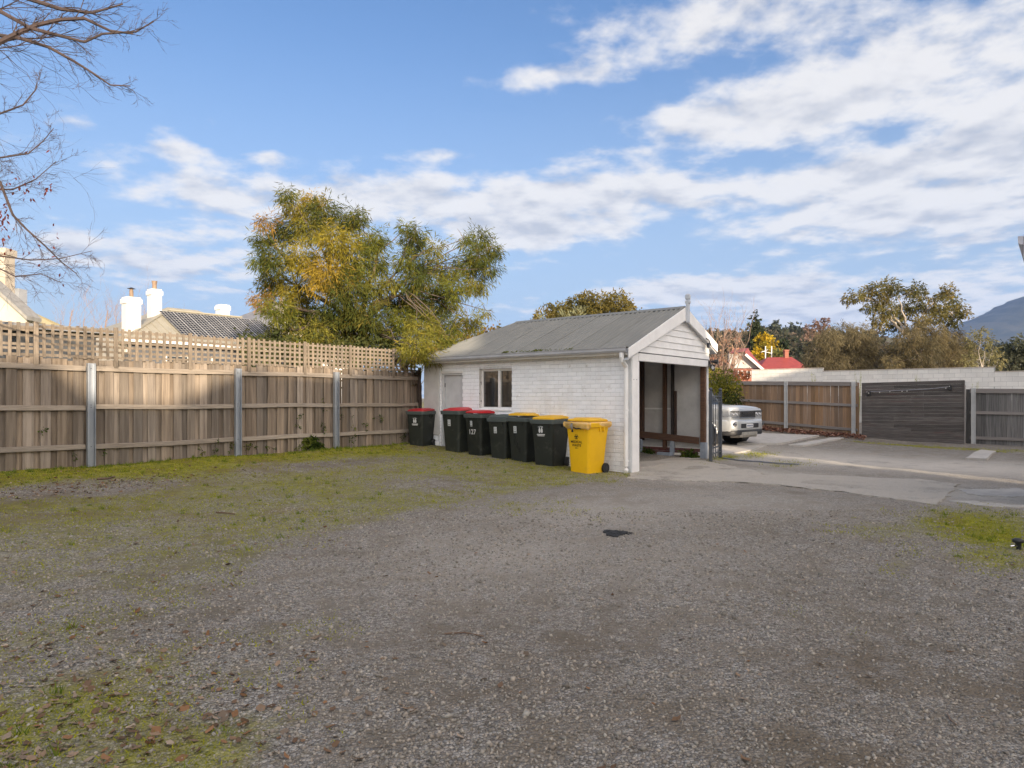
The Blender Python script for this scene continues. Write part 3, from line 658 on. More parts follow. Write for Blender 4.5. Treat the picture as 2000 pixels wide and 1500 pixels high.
MB().box(W-.30, W-.19, .84, 1.22, .06, .17).build('stub_foot', STUB, shed, bev=.006)
BRK = mat('dark red brick', (.16, .06, .05), (.10, .045, .04), .9, 8, bump=.4, bscale=40, rnd=.25)
FB = MB().box(0, .1, 0, .222, 0, .075).mesh('footing_brick', BRK)
for r in range(3):
    for k in range(8):
        y = .1+.235*k+(.115 if r % 2 else 0)
        if y < 1.85: link('footing_brick', FB, shed, (W-.11+RNG.uniform(-.01, .01), y, .04+.085*r), (0, 0, RNG.gauss(0, .02)))
MB().box(W-.36, W-.26, .55, .72, .12, .18).build('loose_brick', mat('pale brick', (.6, .57, .52), rough=.9), shed, bev=.012)
# front posts
cl = MB().box(.0, .25, -.07, .095, -.1, 2.52).build('corner_post', WHITE_PAINT, shed, bev=.006)
MB().box(-.03, -.001, -.06, .09, -.1, 2.52).build('corner_board', GREY_PAINT, cl, bev=.004)
MB().box(.252, .335, -.045, .06, -.1, 2.36).build('jamb_board', WHITE_PAINT, cl, bev=.005)
sc_ = MB()
for (x, z) in ((.05, 1.95), (.17, 1.95)): sc_.cyl((x, -.0705, z), (x, -.076, z), .008, 8)
sc_.build('screw', mat('dark iron', (.05,) * 3), cl)
rp = MB().box(W-.055, W+.02, -.045, .05, .0, 2.38).build('right_post', WHITE_PAINT, shed, bev=.006)
MB().box(W-.16, W-.057, -.02, .10, .42, 2.40).build('inner_post', BROWN, rp, bev=.005)
MB().box(W-.17, W-.057, -.05, .10, -.05, .46).build('stub_post', STUB, rp, bev=.006)
# lintel, gable boards
MB().box(.253, W+.03, -.075, .05, 2.345, 2.505).build('lintel', WHITE_PAINT, shed, bev=.006)
MB().box(-.02, W+.05, -.04, .03, 2.507, 2.53).build('flashing', mat('dark flashing', (.12, .12, .12), rough=.6), shed)
def rx(z, drop): zz = APZ-drop; return max(-.02, APX-(zz-z)/PITCH), min(W+.05, APX+(zz-z)/PITCH)
z = 2.532; k = 0
while z < APZ-.24:
    z2 = min(z+.148, APZ-.15); a0, b0 = rx(z, .12); a1, b1 = rx(z2, .12)
    m = MB(); m.hexa([(a0, -.058, z), (b0, -.058, z), (b0, -.02, z), (a0, -.02, z), (a1, -.036, z2+.006), (b1, -.036, z2+.006), (b1, -.02, z2+.006), (a1, -.02, z2+.006)])
    m.build('weatherboard', WHITE_PAINT, shed, bev=.002); z = z2; k += 1
gb = MB(); gb.prism([(-.02, -.019, 2.532), (W+.05, -.019, 2.532), (W+.05, -.019, 2.9), (APX, -.019, APZ-.1), (-.02, -.019, 2.62)], (0, .03, 0)); gb.build('gable_lining', GREY_PAINT, shed)
# barge boards
def barge(x_end, sgn):
    m = MB(); zt_ = APZ+.02; ze = zt_-PITCH*abs(x_end-APX); d0, de = .30, .20
    pts = [(APX, -.16, zt_), (APX, -.16, zt_-d0), (x_end, -.16, ze-de), (x_end, -.16, ze)]
    m.prism(pts, (0, .03, 0)); return m.build('barge_board', WHITE_PAINT, shed, bev=.005)
barge(-.30, -1); barge(W+.32, 1)
so = MB(); so.prism([(APX, -.129, APZ-.20), (APX, -.129, APZ-.225), (W+.32, -.129, APZ-.225-PITCH*(W+.32-APX)), (W+.32, -.129, APZ-.20-PITCH*(W+.32-APX))], (0, .4, 0)); so.build('soffit', GREY_PAINT, shed)
so = MB(); so.prism([(APX, -.129, APZ-.20), (APX, -.129, APZ-.225), (-.3, -.129, APZ-.225-PITCH*(.3+APX)), (-.3, -.129, APZ-.20-PITCH*(.3+APX))], (0, .11, 0)); so.build('soffit', GREY_PAINT, shed)
fi = MB(); fi.box(APX-.05, APX+.05, -.22, -.161, APZ-.34, APZ+.10); fi.loft([[(APX+s*x, -.19+y*s, z) for x, y in ((-1, -1), (1, -1), (1, 1), (-1, 1))] for s, z in ((.05, APZ+.10), (.052, APZ+.16), (.036, APZ+.18), (.05, APZ+.22), (.045, APZ+.30), (.02, APZ+.325))])
fi.build('finial', mat('finial grey paint', (.50, .53, .57), (.42, .45, .49), .6), shed, bev=.004)
# corrugated roof sheets: left slope, right slope, hip end
RE, HY, EY_ = -.27, 4.85, 6.26                 # eave x, ridge end y, rear eave y
cs = 1/math.hypot(1, PITCH); nx_, nz_ = -PITCH*cs, cs
def sheets(y_list, xe, sgn, side_name):
    pitch_w = .126; amp = .024
    for (ya, yb) in y_list:
        n = max(8, int((yb-ya)/pitch_w*8)); m = MB(); rowa = []
        for i in range(n+1):
            y = ya+(yb-ya)*i/n; w = amp*math.sin(2*math.pi*y/pitch_w)
            xt = APX if y <= HY else APX+(xe-APX)*min(1, (y-HY)/(EY_-HY))
            rr = []
            for f in (0, .5, 1):
                x = xe+(xt-xe)*f; z = APZ-PITCH*abs(x-APX)+.012*(1-i/n); rr.append((x+sgn*w*PITCH*cs*-1, y, z+w*cs+.012))
            rowa.append(rr)
        for lift in (0, -.004):
            k0 = len(m.v)
            for rr in rowa: m.v += [(p[0], p[1], p[2]+lift) for p in rr]
            for i in range(n):
                for q in range(2): m.f.append((k0+i*3+q, k0+i*3+q+1, k0+(i+1)*3+q+1, k0+(i+1)*3+q))
        me = bpy.data.meshes.new(side_name); me.from_pydata(m.v, [], m.f); me.materials.append(IRON); me.polygons.foreach_set('use_smooth', [True]*len(me.polygons))
        link(side_name, me, shed, (0, 0, 0))
ys = [-.125+.755*k for k in range(9)]
sheets([(a, min(a+.79, EY_-.02)) for a in ys if a < EY_-.1], RE, 1, 'roof_sheet')
sheets([(a, min(a+.79, EY_-.02)) for a in ys if a < EY_-.1], W+.30, -1, 'roof_sheet')
hp = MB(); ze = APZ-PITCH*(APX-RE); hp.add([(APX, HY, APZ), (RE, EY_, ze), (W+.3, EY_, APZ-PITCH*(W+.3-APX))], [(0, 1, 2)]); hp.build('hip_sheet', IRON, shed)
cp = MB()
def cap(a, b, w=.13, dz=.03):
    a, b = Vector(a), Vector(b); t = (b-a).normalized(); s = t.cross(Vector((0, 0, 1))).normalized(); rr = []
    for p in (a, b): rr.append([p+s*x+Vector((0, 0, z+dz)) for x, z in ((-w, -w*.40), (-w, -w*.40+.006), (-.025, .01), (0, .02), (.025, .01), (w, -w*.40+.006), (w, -w*.40))])
    return MB().loft(rr).build('ridge_cap', IRON, shed)
cap((APX, -.12, APZ), (APX, HY+.05, APZ)); cap((APX, HY, APZ), (RE+.05, EY_-.05, ze+.02), .10, .02)
# gutter and downpipe
gu = MB(); prof = [(-.24, 2.585), (-.24, 2.50), (-.25, 2.492), (-.325, 2.492), (-.345, 2.53), (-.34, 2.57), (-.35, 2.60), (-.342, 2.602), (-.332, 2.57), (-.336, 2.533), (-.318, 2.502), (-.25, 2.502)]
gu.loft([[(x, y, z) for x, z in prof] for y in (-.10, 1.5, 3.0, 4.5, EY_+.05)]); gu.build('gutter', mat('gutter grey', (.40, .40, .41), (.34, .34, .35), .5, 3), shed)
MB().box(-.238, -.20, -.09, EY_, 2.45, 2.565).build('fascia', WHITE_PAINT, shed)
MB().box(-.20, .0, .10, EY_-.1, 2.50, 2.512).build('eave_lining', mat('stained eave', (.38, .33, .28), (.30, .25, .21), .9, 5), shed)
dp = MB(); dp.tube([(-.29, .02, 2.49), (-.29, .02, 2.40), (-.27, .02, 2.33), (-.09, .035, 2.22), (-.075, .04, 2.10), (-.075, .04, .16), (-.085, .03, .09), (-.16, -.0, .045)], .048, 14)
dp.build('downpipe', WHITE_PAINT, shed, smooth=False)
for zz in (.25, 1.3): MB().box(-.12, -.004, -.002, .082, zz, zz+.03).build('pipe_clip', WHITE_PAINT, shed)
# moss along the lower sheet edges
# sensor floodlight on the right post and a cable on the barge
fl = empty('floodlight', uv(SU+W-.02, SV0-.12, 2.50), ANG); tag(fl, 'twin black sensor floodlight fixed below the gable corner of the shed', 'light')
LM = mat('floodlight black', (.025, .025, .027), rough=.4)
MB().box(-.06, .06, .03, .075, -.16, .0).build('base', LM, fl, bev=.01)
for s in (-1, 1):
    hd = MB().tube([(s*.06, .02, -.02-.1*(s < 0)), (s*.13, -.06, -.02-.12*(s < 0)), (s*.16, -.12, -.03-.14*(s < 0))], [.02, .05, .065], 12).build('lamp_head', LM, fl)
    MB().cyl((s*.16, -.121, -.03-.14*(s < 0)), (s*.162, -.127, -.031-.14*(s < 0)), .055, 12).build('lens', mat('lamp lens', (.55, .55, .55), rough=.2), hd)
MB().tube([(0, .0, -.16), (0, -.06, -.2), (0, -.08, -.25)], [.02, .04, .035], 10).build('sensor', LM, fl)
cb_ = MB().tube([(W-.42, -.165, 2.985+.04), (W-.30, -.19, 2.93+.06), (W-.12, -.17, 2.86)], .012, 6); o = cb_.build('bracket', LM, shed)
MB().box(W-.36, W-.26, -.19, -.161, 2.80, 2.92).build('bracket', LM, shed)
# ---------------------------------------------------------------- wheelie bins
BIN_G = mat('dark green bin plastic', (.024, .028, .022), (.018, .021, .017), .5, 3, bump=.12, bscale=80, rnd=.15, spots=(.055, .056, .046), spot_scale=4, spot_lo=.54, spot_hi=.74, spec=.35)
BIN_RIM = mat('green grey bin rim', (.085, .10, .095), (.07, .085, .08), .55, 4, spec=.4)
BIN_Y = mat('yellow bin plastic', (.84, .49, .006), (.78, .44, .006), .45, 3, bump=.06, bscale=60, spec=.4, spots=(.66, .38, .02), spot_scale=5, spot_lo=.6, spot_hi=.8)
LID_R = mat('red lid plastic', (.50, .028, .035), (.42, .03, .035), .45, 3, spec=.5, rnd=.15, spots=(.42, .09, .08), spot_scale=6, spot_lo=.58, spot_hi=.75)
LID_Y = mat('yellow lid plastic', (.78, .44, .008), (.70, .40, .01), .4, 3, spec=.5)
LID_G = mat('green lid plastic', (.085, .105, .098), (.075, .095, .09), .5, 3, spec=.4)
TYRE = mat('bin tyre rubber', (.02, .02, .02), (.03, .03, .03), .8, 8)
STICK = mat('white sticker', (.62, .64, .63), (.5, .52, .51), .6, 30)
STICKG = mat('sticker grey print', (.22, .24, .23), rough=.6)
INKB = mat('black ink', (.012, .012, .012), rough=.7)
WPAINT = mat('white hand paint', (.72, .72, .70), (.6, .6, .58), .8)

def text_part(body, size, loc, parent, m, width=None):
    """flat lettering on the bin's front (which faces -x)"""
    c = bpy.data.curves.new('t', 'FONT'); c.body = body; c.size = size; c.align_x = 'CENTER'; c.align_y = 'CENTER'; c.offset = size*.012
    o = bpy.data.objects.new('t', c); COL.objects.link(o); bpy.context.view_layer.update()
    me = bpy.data.meshes.new_from_object(o.evaluated_get(bpy.context.evaluated_depsgraph_get())); bpy.data.objects.remove(o)
    me.name = 'lettering'; me.materials.clear(); me.materials.append(m)
    # text x -> -y, text y -> z, tilted to the face
    M = Matrix(((0, 0, -1, 0), (-1, 0, 0, 0), (0, 1, 0, 0), (0, 0, 0, 1)))
    me.transform(M); return link('lettering', me, parent, loc, (0, FACE_T, 0))
FACE_T = math.atan2(-.055, .90)
def make_bin(px, py, s, body_m, rim_m, lid_m, label, rz=0., lid_open=0., near='right', group=None, lid_in=True, pos=None):
    """px, py: foot of the front corner nearest the camera"""
    bx, by, tx, ty = .50, .44, .66, .56          # depth and width at foot and rim
    p = gp(px, py) if pos is None else Vector((*pos, hf(*pos))); rot = ANG+rz
    e = empty('wheelie_bin', (0, 0, 0), rot); e.scale = (s, s, s)
    off = Matrix.Rotation(rot, 3, 'Z')@Vector((-bx/2+.02, -by/2+.02, 0))*s
    e.location = (p.x-off.x, p.y-off.y, p.z-.012)
    tag(e, label, 'bin', group)
    m = MB(); rings = []
    for z, k, r in ((.015, 0, .06), (.0, .02, .05), (.06, .05, .05), (.5, .5, .06), (.90, 1, .06), (.93, 1.03, .06)):
        d, w = bx+(tx-bx)*k, by+(ty-by)*k
        rings.append([(x-.055*k*0+.02*k, y, z) for x, y in rrect(d, w, r, 5)])
    body = m.loft(rings[1:]).build('body', body_m, e, smooth=True); sm(body)
    # front pocket ribs just under the rim
    rb = MB()
    for yy in (-.17, .17):
        rb.box(-.352+.03, -.30+.03, yy-.012, yy+.012, .80, .90)
    for xx in (.02, .14):
        rb.box(xx-.015, xx+.015, -.305, -.275, .82, .90); rb.box(xx-.015, xx+.015, .275, .305, .82, .90)
    rb.build('rib', body_m, body, bev=.004)
    rim = MB(); rr = []
    for z, g, r in ((.895, .02, .06), (.90, .06, .065), (.975, .075, .07), (.985, .06, .065), (.985, .0, .05)): rr.append([(x+.02, y, z) for x, y in rrect(tx+g, ty+g, r, 5)])
    rm = rim.loft(rr).build('rim', rim_m, e, smooth=True); sm(rm)
    # lid: domed top with a raised panel, hinged at the wall side (+x)
    hinge = empty('lid', (tx/2+.05, 0, .985)); hinge.parent = e; hinge.rotation_euler = (0, lid_open, 0); hinge.name = 'lid_hinge'
    ld = MB(); lr = []
    ins = -.015 if lid_in else .06
    for z, g, r in ((-.02 if not lid_in else .0, ins, .06), (.022, ins, .06), (.04, ins-.04, .06), (.052, ins-.12, .05), (.052, ins-.16, .05), (.066, ins-.20, .05), (.070, ins-.26, .05)):
        lr.append([(x-tx/2-.03+.0, y, z+.018*max(0, (x+.33)/.66)) for x, y in rrect(tx+g, ty+g, r, 5)])
    COL.objects.unlink(hinge); bpy.data.objects.remove(hinge)
    lo = ld.loft(lr).build('lid', lid_m, e, loc=(tx/2+.05, 0, .986), rot=(0, lid_open, 0), smooth=True); sm(lo)
    hb = MB(); hb.tube([(tx/2+.10, -ty/2+.02, .975), (tx/2+.10, ty/2-.02, .975)], .016, 10)
    for yy in (-ty/2+.04, -.08, .08, ty/2-.04): hb.box(tx/2-.02, tx/2+.10, yy-.012, yy+.012, .955, .985)
    hb.build('handle', rim_m, e)
    ax = MB().cyl((.245, -.27, .10), (.245, .27, .10), .012, 8).build('axle', mat('axle steel', (.2, .2, .2), metal=.8, rough=.5), e)
    for sy in (-1, 1):
        w = MB(); ring = []
        for r, yy in ((.06, 0), (.093, 0), (.10, .01), (.10, .042), (.093, .052), (.06, .052)): ring.append([(.245+r*math.cos(a*math.pi/12), sy*(.235+yy), .10+r*math.sin(a*math.pi/12)) for a in range(24)])
        wh = w.loft(ring).build('wheel', TYRE, e, smooth=True); sm(wh)
        hubm = MB().cyl((.245, sy*.26, .10), (.245, sy*.290, .10), .05, 16).build('hub', mat('bin wheel hub', (.035, .035, .037), rough=.5), wh)
    return e
def sm(o, ang=40):
    m = o.modifiers.new('es', 'EDGE_SPLIT'); m.split_angle = R(ang)
def fx(z): return -.229-.055*(z/.90)-.028*0-.004+ .0    # x of the front face at height z
def face_x(z): return -(.25+.08*z/.90)+.02*z/.90-.0035
def panel(parent, name, y0, y1, z0, z1, m, lift=0.):
    b = MB(); b.hexa([(face_x(z0)-lift, y0, z0), (face_x(z0)-lift, y1, z0), (face_x(z0)-lift+.002, y1, z0), (face_x(z0)-lift+.002, y0, z0), (face_x(z1)-lift, y0, z1), (face_x(z1)-lift, y1, z1), (face_x(z1)-lift+.002, y1, z1), (face_x(z1)-lift+.002, y0, z1)])
    return b.build(name, m, parent)
FACE_T = math.atan2(.06, .90)*-1
def scrawl(parent, pts, r, m, name='graffiti'):
    return MB().tube([(face_x(z)-.002, y, z) for y, z in pts], r, 5).build(name, m, parent)
def sticker(b, zc=.70, yc=.06, w=.085, hh=.15):
    s = panel(b, 'sticker', yc-w/2, yc+w/2, zc-hh/2, zc+hh/2, STICK); 
    q = MB(); import_r = .024
    q.tube([(face_x(zc+.02)-.0035, yc+import_r*math.cos(a), zc+.025+import_r*math.sin(a)) for a in [k*.4 for k in range(17)]], .004, 4)
    q.build('print', STICKG, s); panel(s, 'print', yc-.03, yc+.03, zc-.055, zc-.035, STICKG, .003)
def council(b, zc=.70, yc=.05, k=1.0):
    """white crest print: two small figures under an arc over a bar of lettering"""
    m = MB()
    for s in (-1, 1):
        y = yc+s*.028*k
        m.loft([[(face_x(zc+z)-.003, y+w*k, zc+z*k), (face_x(zc+z)-.001, y+w*k, zc+z*k), (face_x(zc+z)-.001, y-w*k, zc+z*k), (face_x(zc+z)-.003, y-w*k, zc+z*k)] for z, w in ((-.03, .012), (0., .024), (.04, .022), (.055, .008), (.06, .014), (.085, .014))])
    m.tube([(face_x(zc+.1)-.003, yc+.06*k*math.cos(a), zc+k*(.085+.02*math.sin(a))) for a in [math.pi*j/8 for j in range(9)]], .005*k, 4)
    q = m.build('crest', WPAINT, b); panel(q, 'print', yc-.10*k, yc+.10*k, zc-.075*k, zc-.055*k, WPAINT); panel(q, 'print', yc-.085*k, yc+.085*k, zc-.098*k, zc-.085*k, WPAINT)
G = 'wheelie bins along the shed'
b1 = make_bin(819, 864, .92, BIN_G, BIN_RIM, LID_R, 'dark green bin with red lid alone in the corner by the paling fence', R(12), group=G, pos=tuple(uv(11.98, 12.62).xy)); council(b1, .70, .0, 1.0)
scrawl(b1, [(-.20, .55), (-.19, .62), (-.15, .60), (-.16, .52), (-.11, .56)], .006, INKB)
b2 = make_bin(896, 883, 1.03, BIN_G, BIN_RIM, LID_R, 'red lidded dark bin at the left end of the row against the shed', R(3), R(-1), group=G); sticker(b2, .70, .04)
b3 = make_bin(939, 889.5, 1.0, BIN_G, BIN_RIM, LID_R, 'red lidded dark bin hand painted with a white number', R(-3), R(2), group=G); sticker(b3, .76, .05, .07, .13)
text_part('127', .165, (face_x(.56)-.004, .02, .56), b3, WPAINT)
b4 = make_bin(987, 897, .97, BIN_G, BIN_RIM, LID_G, 'dark bin with plain green lid in the middle of the row', R(2), R(.5), group=G); sticker(b4, .70, .05)
b5 = make_bin(1027, 903, 1.03, BIN_G, BIN_RIM, LID_Y, 'dark bin with its yellow lid ajar and black scrawl on the front', R(-2), R(3.5), group=G); sticker(b5, .72, .05)
scrawl(b5, [(.10, .78), (.11, .66), (.08, .58), (.05, .64), (.04, .52), (.09, .50), (.07, .40), (.02, .34), (-.01, .42), (.03, .47)], .006, INKB)
scrawl(b5, [(.0, .34), (-.04, .27), (-.08, .33), (-.05, .22), (-.10, .26)], .006, INKB)
b6 = make_bin(1078, 912.5, 1.05, BIN_G, BIN_RIM, LID_Y, 'dark bin with shut yellow lid and white crest, next to the yellow bin', R(1), R(0), group=G); council(b6, .74, .03, 1.0)
b7 = make_bin(1149, 926.5, 1.06, BIN_Y, BIN_Y, LID_Y, 'all yellow medical waste bin with plastic liner under its lid', R(-4), R(2.2), group=G, lid_in=True)
text_part('MEDICAL\nWASTE', .066, (face_x(.585)-.004, .03, .585), b7, INKB); text_part('240 L', .036, (face_x(.50)-.004, .03, .50), b7, INKB)
bio = MB()                                           # three-horned hazard mark: three open rings round a small one
for k in range(3):
    a0 = math.pi/2+k*2*math.pi/3; cy, cz = .03+.026*math.cos(a0), .715+.026*math.sin(a0)
    bio.tube([(face_x(cz)-.004, cy+.024*math.cos(a0+t), cz+.024*math.sin(a0+t)) for t in [math.radians(d) for d in range(35, 326, 24)]], .006, 4)
bio.tube([(face_x(.715)-.004, .03+.014*math.cos(t), .715+.014*math.sin(t)) for t in [k*.524 for k in range(13)]], .004, 4)
bio.build('hazard_mark', INKB, b7)
BAG = mat('peach plastic liner', (.90, .60, .28), (.86, .50, .08), .35, 9, (1, 1, 4), .5, 22, spec=.5)
bg = MB(); rr = []; base = rrect(.70, .60, .06, 12); nb = len(base)
for z, g in ((1.0, .010), (.99, .024), (.97, .030), (.945, .028), (.92, .022), (.905, .012)):
    ring = []
    for i, (x, y) in enumerate(base):
        wv = .012*math.sin(i*.9+z*9)+.010*math.sin(i*2.3)-(.03*max(0, math.sin(i*.31+.6)) if z < .9 else 0)*.5; l = math.hypot(x, y)
        ring.append((x*(1+(g+wv)/l)+.02, y*(1+(g+wv)/l), z+(-.045*max(0, math.sin(i*.24+1.0)) if z < .93 else 0)+RNG.uniform(-.004, .004)))
    rr.append(ring)
o = bg.loft(rr, cap=False).build('liner', BAG, b7, smooth=True)
MB().tube([(-.40, .06, .97), (-.42, .06, .93), (-.405, .055, .86)], [.022, .03, .012], 8).build('latch', mat('grey latch', (.35, .36, .38), rough=.4, metal=.4), b7)
MB().tube([(-.395, .055, .86), (-.39, .055, .81)], [.012, .02], 8).build('padlock', INKB, b7)
MB().tube([(-.405, .02, .90), (-.415, -.05, .875), (-.41, -.12, .885), (-.40, -.16, .87)], [.008, .012, .013, .006], 6).build('strap', INKB, b7)

# ---------------------------------------------------------------- steel gate by the shed
STEEL = mat('dark grey powder coat', (.075, .085, .10), (.06, .07, .085), .45, 4, spec=.5)
ga, gb2 = gp(1388, 902), gp(1407, 893.5); gd = (gb2-ga); gl = Vector((gd.x, gd.y, 0)).length
gate = empty('steel_gate', ga, math.atan2(gd.y, gd.x)); tag(gate, 'dark grey steel gate leaf standing open edge on beside the shed', 'gate')
for x in (0, gl):
    dz = hf(*(ga+gd*(x/gl)).xy)-ga.z
    p = MB().box(x-.035, x+.035, -.035, .035, dz-.03, 1.70).build('post', STEEL, gate, bev=.004)
    MB().loft([[(x+r*math.cos(a*math.pi/6), r*math.sin(a*math.pi/6), z) for a in range(12)] for z, r in ((1.70, .02), (1.715, .035), (1.74, .045), (1.77, .035), (1.785, .01))]).build('ball_cap', STEEL, p, smooth=True)
for z in (.16, .30, 1.42, 1.56): MB().box(.036, gl-.036, -.015, .015, z, z+.03).build('rail', STEEL, gate)
n = 4
for k in range(1, n): MB().box(gl*k/n-.009, gl*k/n+.009, -.009, .009, .08, 1.64).build('bar', STEEL, gate)
ringm = MB()
for k in range(n):
    cx = gl*(k+.5)/n; ringm.tube([(cx+.05*math.cos(a*.5236), 0, 1.50+.05*math.sin(a*.5236)) for a in range(13)], .007, 4)
ringm.build('ring_row', STEEL, gate)
a, b = gp(1413, 895.5), gp(1560, 908); tr = MB(); K = 10
for k in range(K):
    p, q = a.lerp(b, k/K), a.lerp(b, (k+1)/K); p.z = gz(p.x, p.y)+.02; q.z = gz(q.x, q.y)+.02; tr.bar(p, q, .05, .03)
tag(tr.build('gate_track', mat('steel track', (.26, .27, .30), (.18, .19, .21), .5, metal=.4)), 'low steel gate track lying along the mossy ground edge', 'track')

# ---------------------------------------------------------------- right-hand fences
A0 = Vector((10.76, 26.8, 0)); RDIR = Vector((SA, -CA, 0)); RANG = math.atan2(RDIR.y, RDIR.x)
def rt(px, off=0.):
    k = (px-1000)/F; o = A0-Vector((CA, SA, 0))*off; return (k*o.y-o.x)/(RDIR.x-k*RDIR.y)
def rz_(t): p = A0+RDIR*t; return hf(p.x, p.y)
PINE = mat('brown pine paling', (.33, .215, .13), (.215, .14, .09), .85, 5, (9, 9, .5), .3, 9, rnd=.30, spots=(.20, .165, .14), spot_scale=3.5, spot_lo=.58, spot_hi=.75)
DARKP = mat('blackened paling', (.10, .095, .09), (.20, .19, .18), .9, 5, (9, 9, .5), .4, 9, rnd=.35)
RAILG = mat('grey pine rail', (.26, .23, .21), (.20, .18, .165), .85, 6, (.6, 7, 7), .3, 9, rnd=.1)
PALE_POST = mat('pale steel post', (.55, .55, .54), (.48, .48, .47), .5, 4)
def right_fence(name, label, t0, t1, m, rail_m, posts, top0, top1):
    e = empty(name, A0, RANG); tag(e, label, 'fence', None)
    pm = [paling_mesh('paling', w, .016, 1.0, m) for w in (.143, .141)]
    t = t0; i = 0
    while t < t1:
        zt_ = top0+(top1-top0)*(t-t0)/(t1-t0); g0 = rz_(t)
        link('paling', pm[i % 2], e, (t, -.0-.007*(i % 2), g0+.02), (0, RNG.gauss(0, .004), RNG.gauss(0, .015)), (1, 1, zt_-g0-.02+RNG.uniform(-.012, .012))); t += .1405; i += 1
    cuts = [t0]+[p for p in posts if t0 < p < t1]+[t1]
    for a, b in zip(cuts, cuts[1:]):
        for kind in (0, 1, 2):
            za = (lambda t: (rz_(t)+.22, (rz_(t)+top0+(top1-top0)*(t-t0)/(t1-t0))/2+.14, top0+(top1-top0)*(t-t0)/(t1-t0)-.055)[kind])
            hh = .05 if kind < 2 else .075
            MB().loft([[(x, -.065, za(x)-hh), (x, -.0085, za(x)-hh), (x, -.0085, za(x)+hh), (x, -.065, za(x)+hh)] for x in (a+.05, (a+b)/2, b-.05)]).build('rail', rail_m, e, bev=.004)
    for p in posts:
        channel(MB(), p, -.068, rz_(p)-.1, top0+(top1-top0)*(p-t0)/(t1-t0)+.03, .13, .06).build('steel_post', PALE_POST, e)
    return e
right_fence('paling_fence', 'brown pine paling fence with pale steel posts behind the parked car', -4.2, rt(1678), PINE, RAILG, [rt(1535, .1), rt(1667, .1)], 2.30, 2.14)
right_fence('paling_fence', 'blackened paling fence running out of frame on the far side of the drive', rt(1884)+.1, 10.5, DARKP, RAILG, [rt(1900, .1)+.02, 9.2], 1.87, 1.80)
# dark board screen leaning in front of the fence
DK = mat('blackened board', (.060, .052, .047), (.125, .11, .10), .85, 5, (.5, 9, 9), .3, 9, rnd=.25, spots=(.10, .06, .055), spot_scale=2.2, spot_lo=.56, spot_hi=.7)
t0, t1 = rt(1683, .45), rt(1884, .45); e = empty('board_screen', A0-Vector((CA, SA, 0))*.45, RANG); tag(e, 'wide blackened screen of horizontal boards standing before the fence', 'screen')
zb0, zb1 = rz_(t0)-.12, rz_(t1)+.03; ztl, ztr = 2.12, 2.17; nb = 17
for k in range(nb):
    f0, f1 = k/nb, (k+1)/nb; g = .003
    a = (zb0+(ztl-zb0)*f0, zb0+(ztl-zb0)*f1-g); b = (zb1+(ztr-zb1)*f0, zb1+(ztr-zb1)*f1-g); y = RNG.uniform(-.006, .006)
    cut = RNG.choice((.33, .5, .62, 1)) if 1 < k < nb-1 else 1
    segs = [(0, cut), (cut, 1)] if cut < 1 else [(0, 1)]
    for (s0, s1) in segs:
        xa, xb = t0+(t1-t0)*s0, t0+(t1-t0)*s1-(.004 if s1 < 1 else 0); l = lambda s, j: a[j]+(b[j]-a[j])*s
        MB().hexa([(xa, y, l(s0, 0)), (xb, y, l(s1, 0)), (xb, y+.022, l(s1, 0)), (xa, y+.022, l(s0, 0)), (xa, y, l(s0, 1)), (xb, y, l(s1, 1)), (xb, y+.022, l(s1, 1)), (xa, y+.022, l(s0, 1))]).build('board', DK, e)
for x, zz in ((t0+.06, (zb0, ztl)), (t1-.04, (zb1, ztr))): MB().box(x-.045, x+.045, .03, .08, zz[0], zz[1]-.02).build('stile', RAILG, e)
MB().box(t1-.012, t1+.022, -.012, .05, zb1-.02, ztr-.18).build('edge_strip', RAILG, e)
ra = MB().tube([(t0+.17, -.07, 1.79), (t0+1.2, -.075, 1.835), (t0+2.1, -.075, 1.875), (t1-.40, -.07, 1.955)], .014, 8).build('roller_rail', mat('worn steel rail', (.30, .30, .32), rough=.45, metal=.5), e)
for x, z in ((t0+.26, 1.76), (t1-.40, 1.94)): MB().box(x-.05, x+.05, -.10, -.007, z-.10, z+.05).build('bracket', LM, ra, bev=.01)
LB = mat('pale bead', (.75, .72, .65), rough=.3)
for x, z in ((t0+.25, 1.745), (t0+.60, 1.765), (t0+.92, 1.79), (t0+1.3, 1.80), (t0+1.45, 1.81), (t1-.52, 1.90), (t1-.42, 1.955)):
    MB().loft([[(x+r*math.cos(k*math.pi/4), -.095+r*math.sin(k*math.pi/4), z+q) for k in range(8)] for q, r in ((.022, .006), (.012, .015), (0, .019), (-.014, .009))]).build('bead', LB, ra, smooth=True)

# ---------------------------------------------------------------- concrete block wall behind the fence
BLK = mat('cream concrete block', (.82, .79, .73), (.75, .72, .67), .9, 3, bump=.3, bscale=30, rnd=.05)
BW0 = A0+Vector((CA, SA, 0))*7.6; wall = empty('block_wall', BW0, RANG); tag(wall, 'long pale concrete block wall with stepped top behind the paling fences', 'wall')
def bt(px): k = (px-1000)/F; return (k*BW0.y-BW0.x)/(RDIR.x-k*RDIR.y)
w0, s1, s2, w1 = bt(1468), bt(1607), bt(1943), bt(1943)+2.6
def ztop(px, py): t = bt(px); return CAMZ+(HOR-py)/F*(BW0+RDIR*t).y
ZA, ZB, ZC = ztop(1530, 720), ztop(1780, 720), ztop(1970, 724.5)
core = MB(); core.box(w0, s1, .012, .19, 0, ZA-.03); core.box(s1, s2, .012, .19, 0, ZB-.03); core.box(s2, w1, .012, .19, 0, ZC-.03); core.build('core', mat('block joint', (.58, .56, .52), rough=.95), wall)
BLM = MB().box(0, .39, 0, .012, 0, .19).mesh('block', BLK)
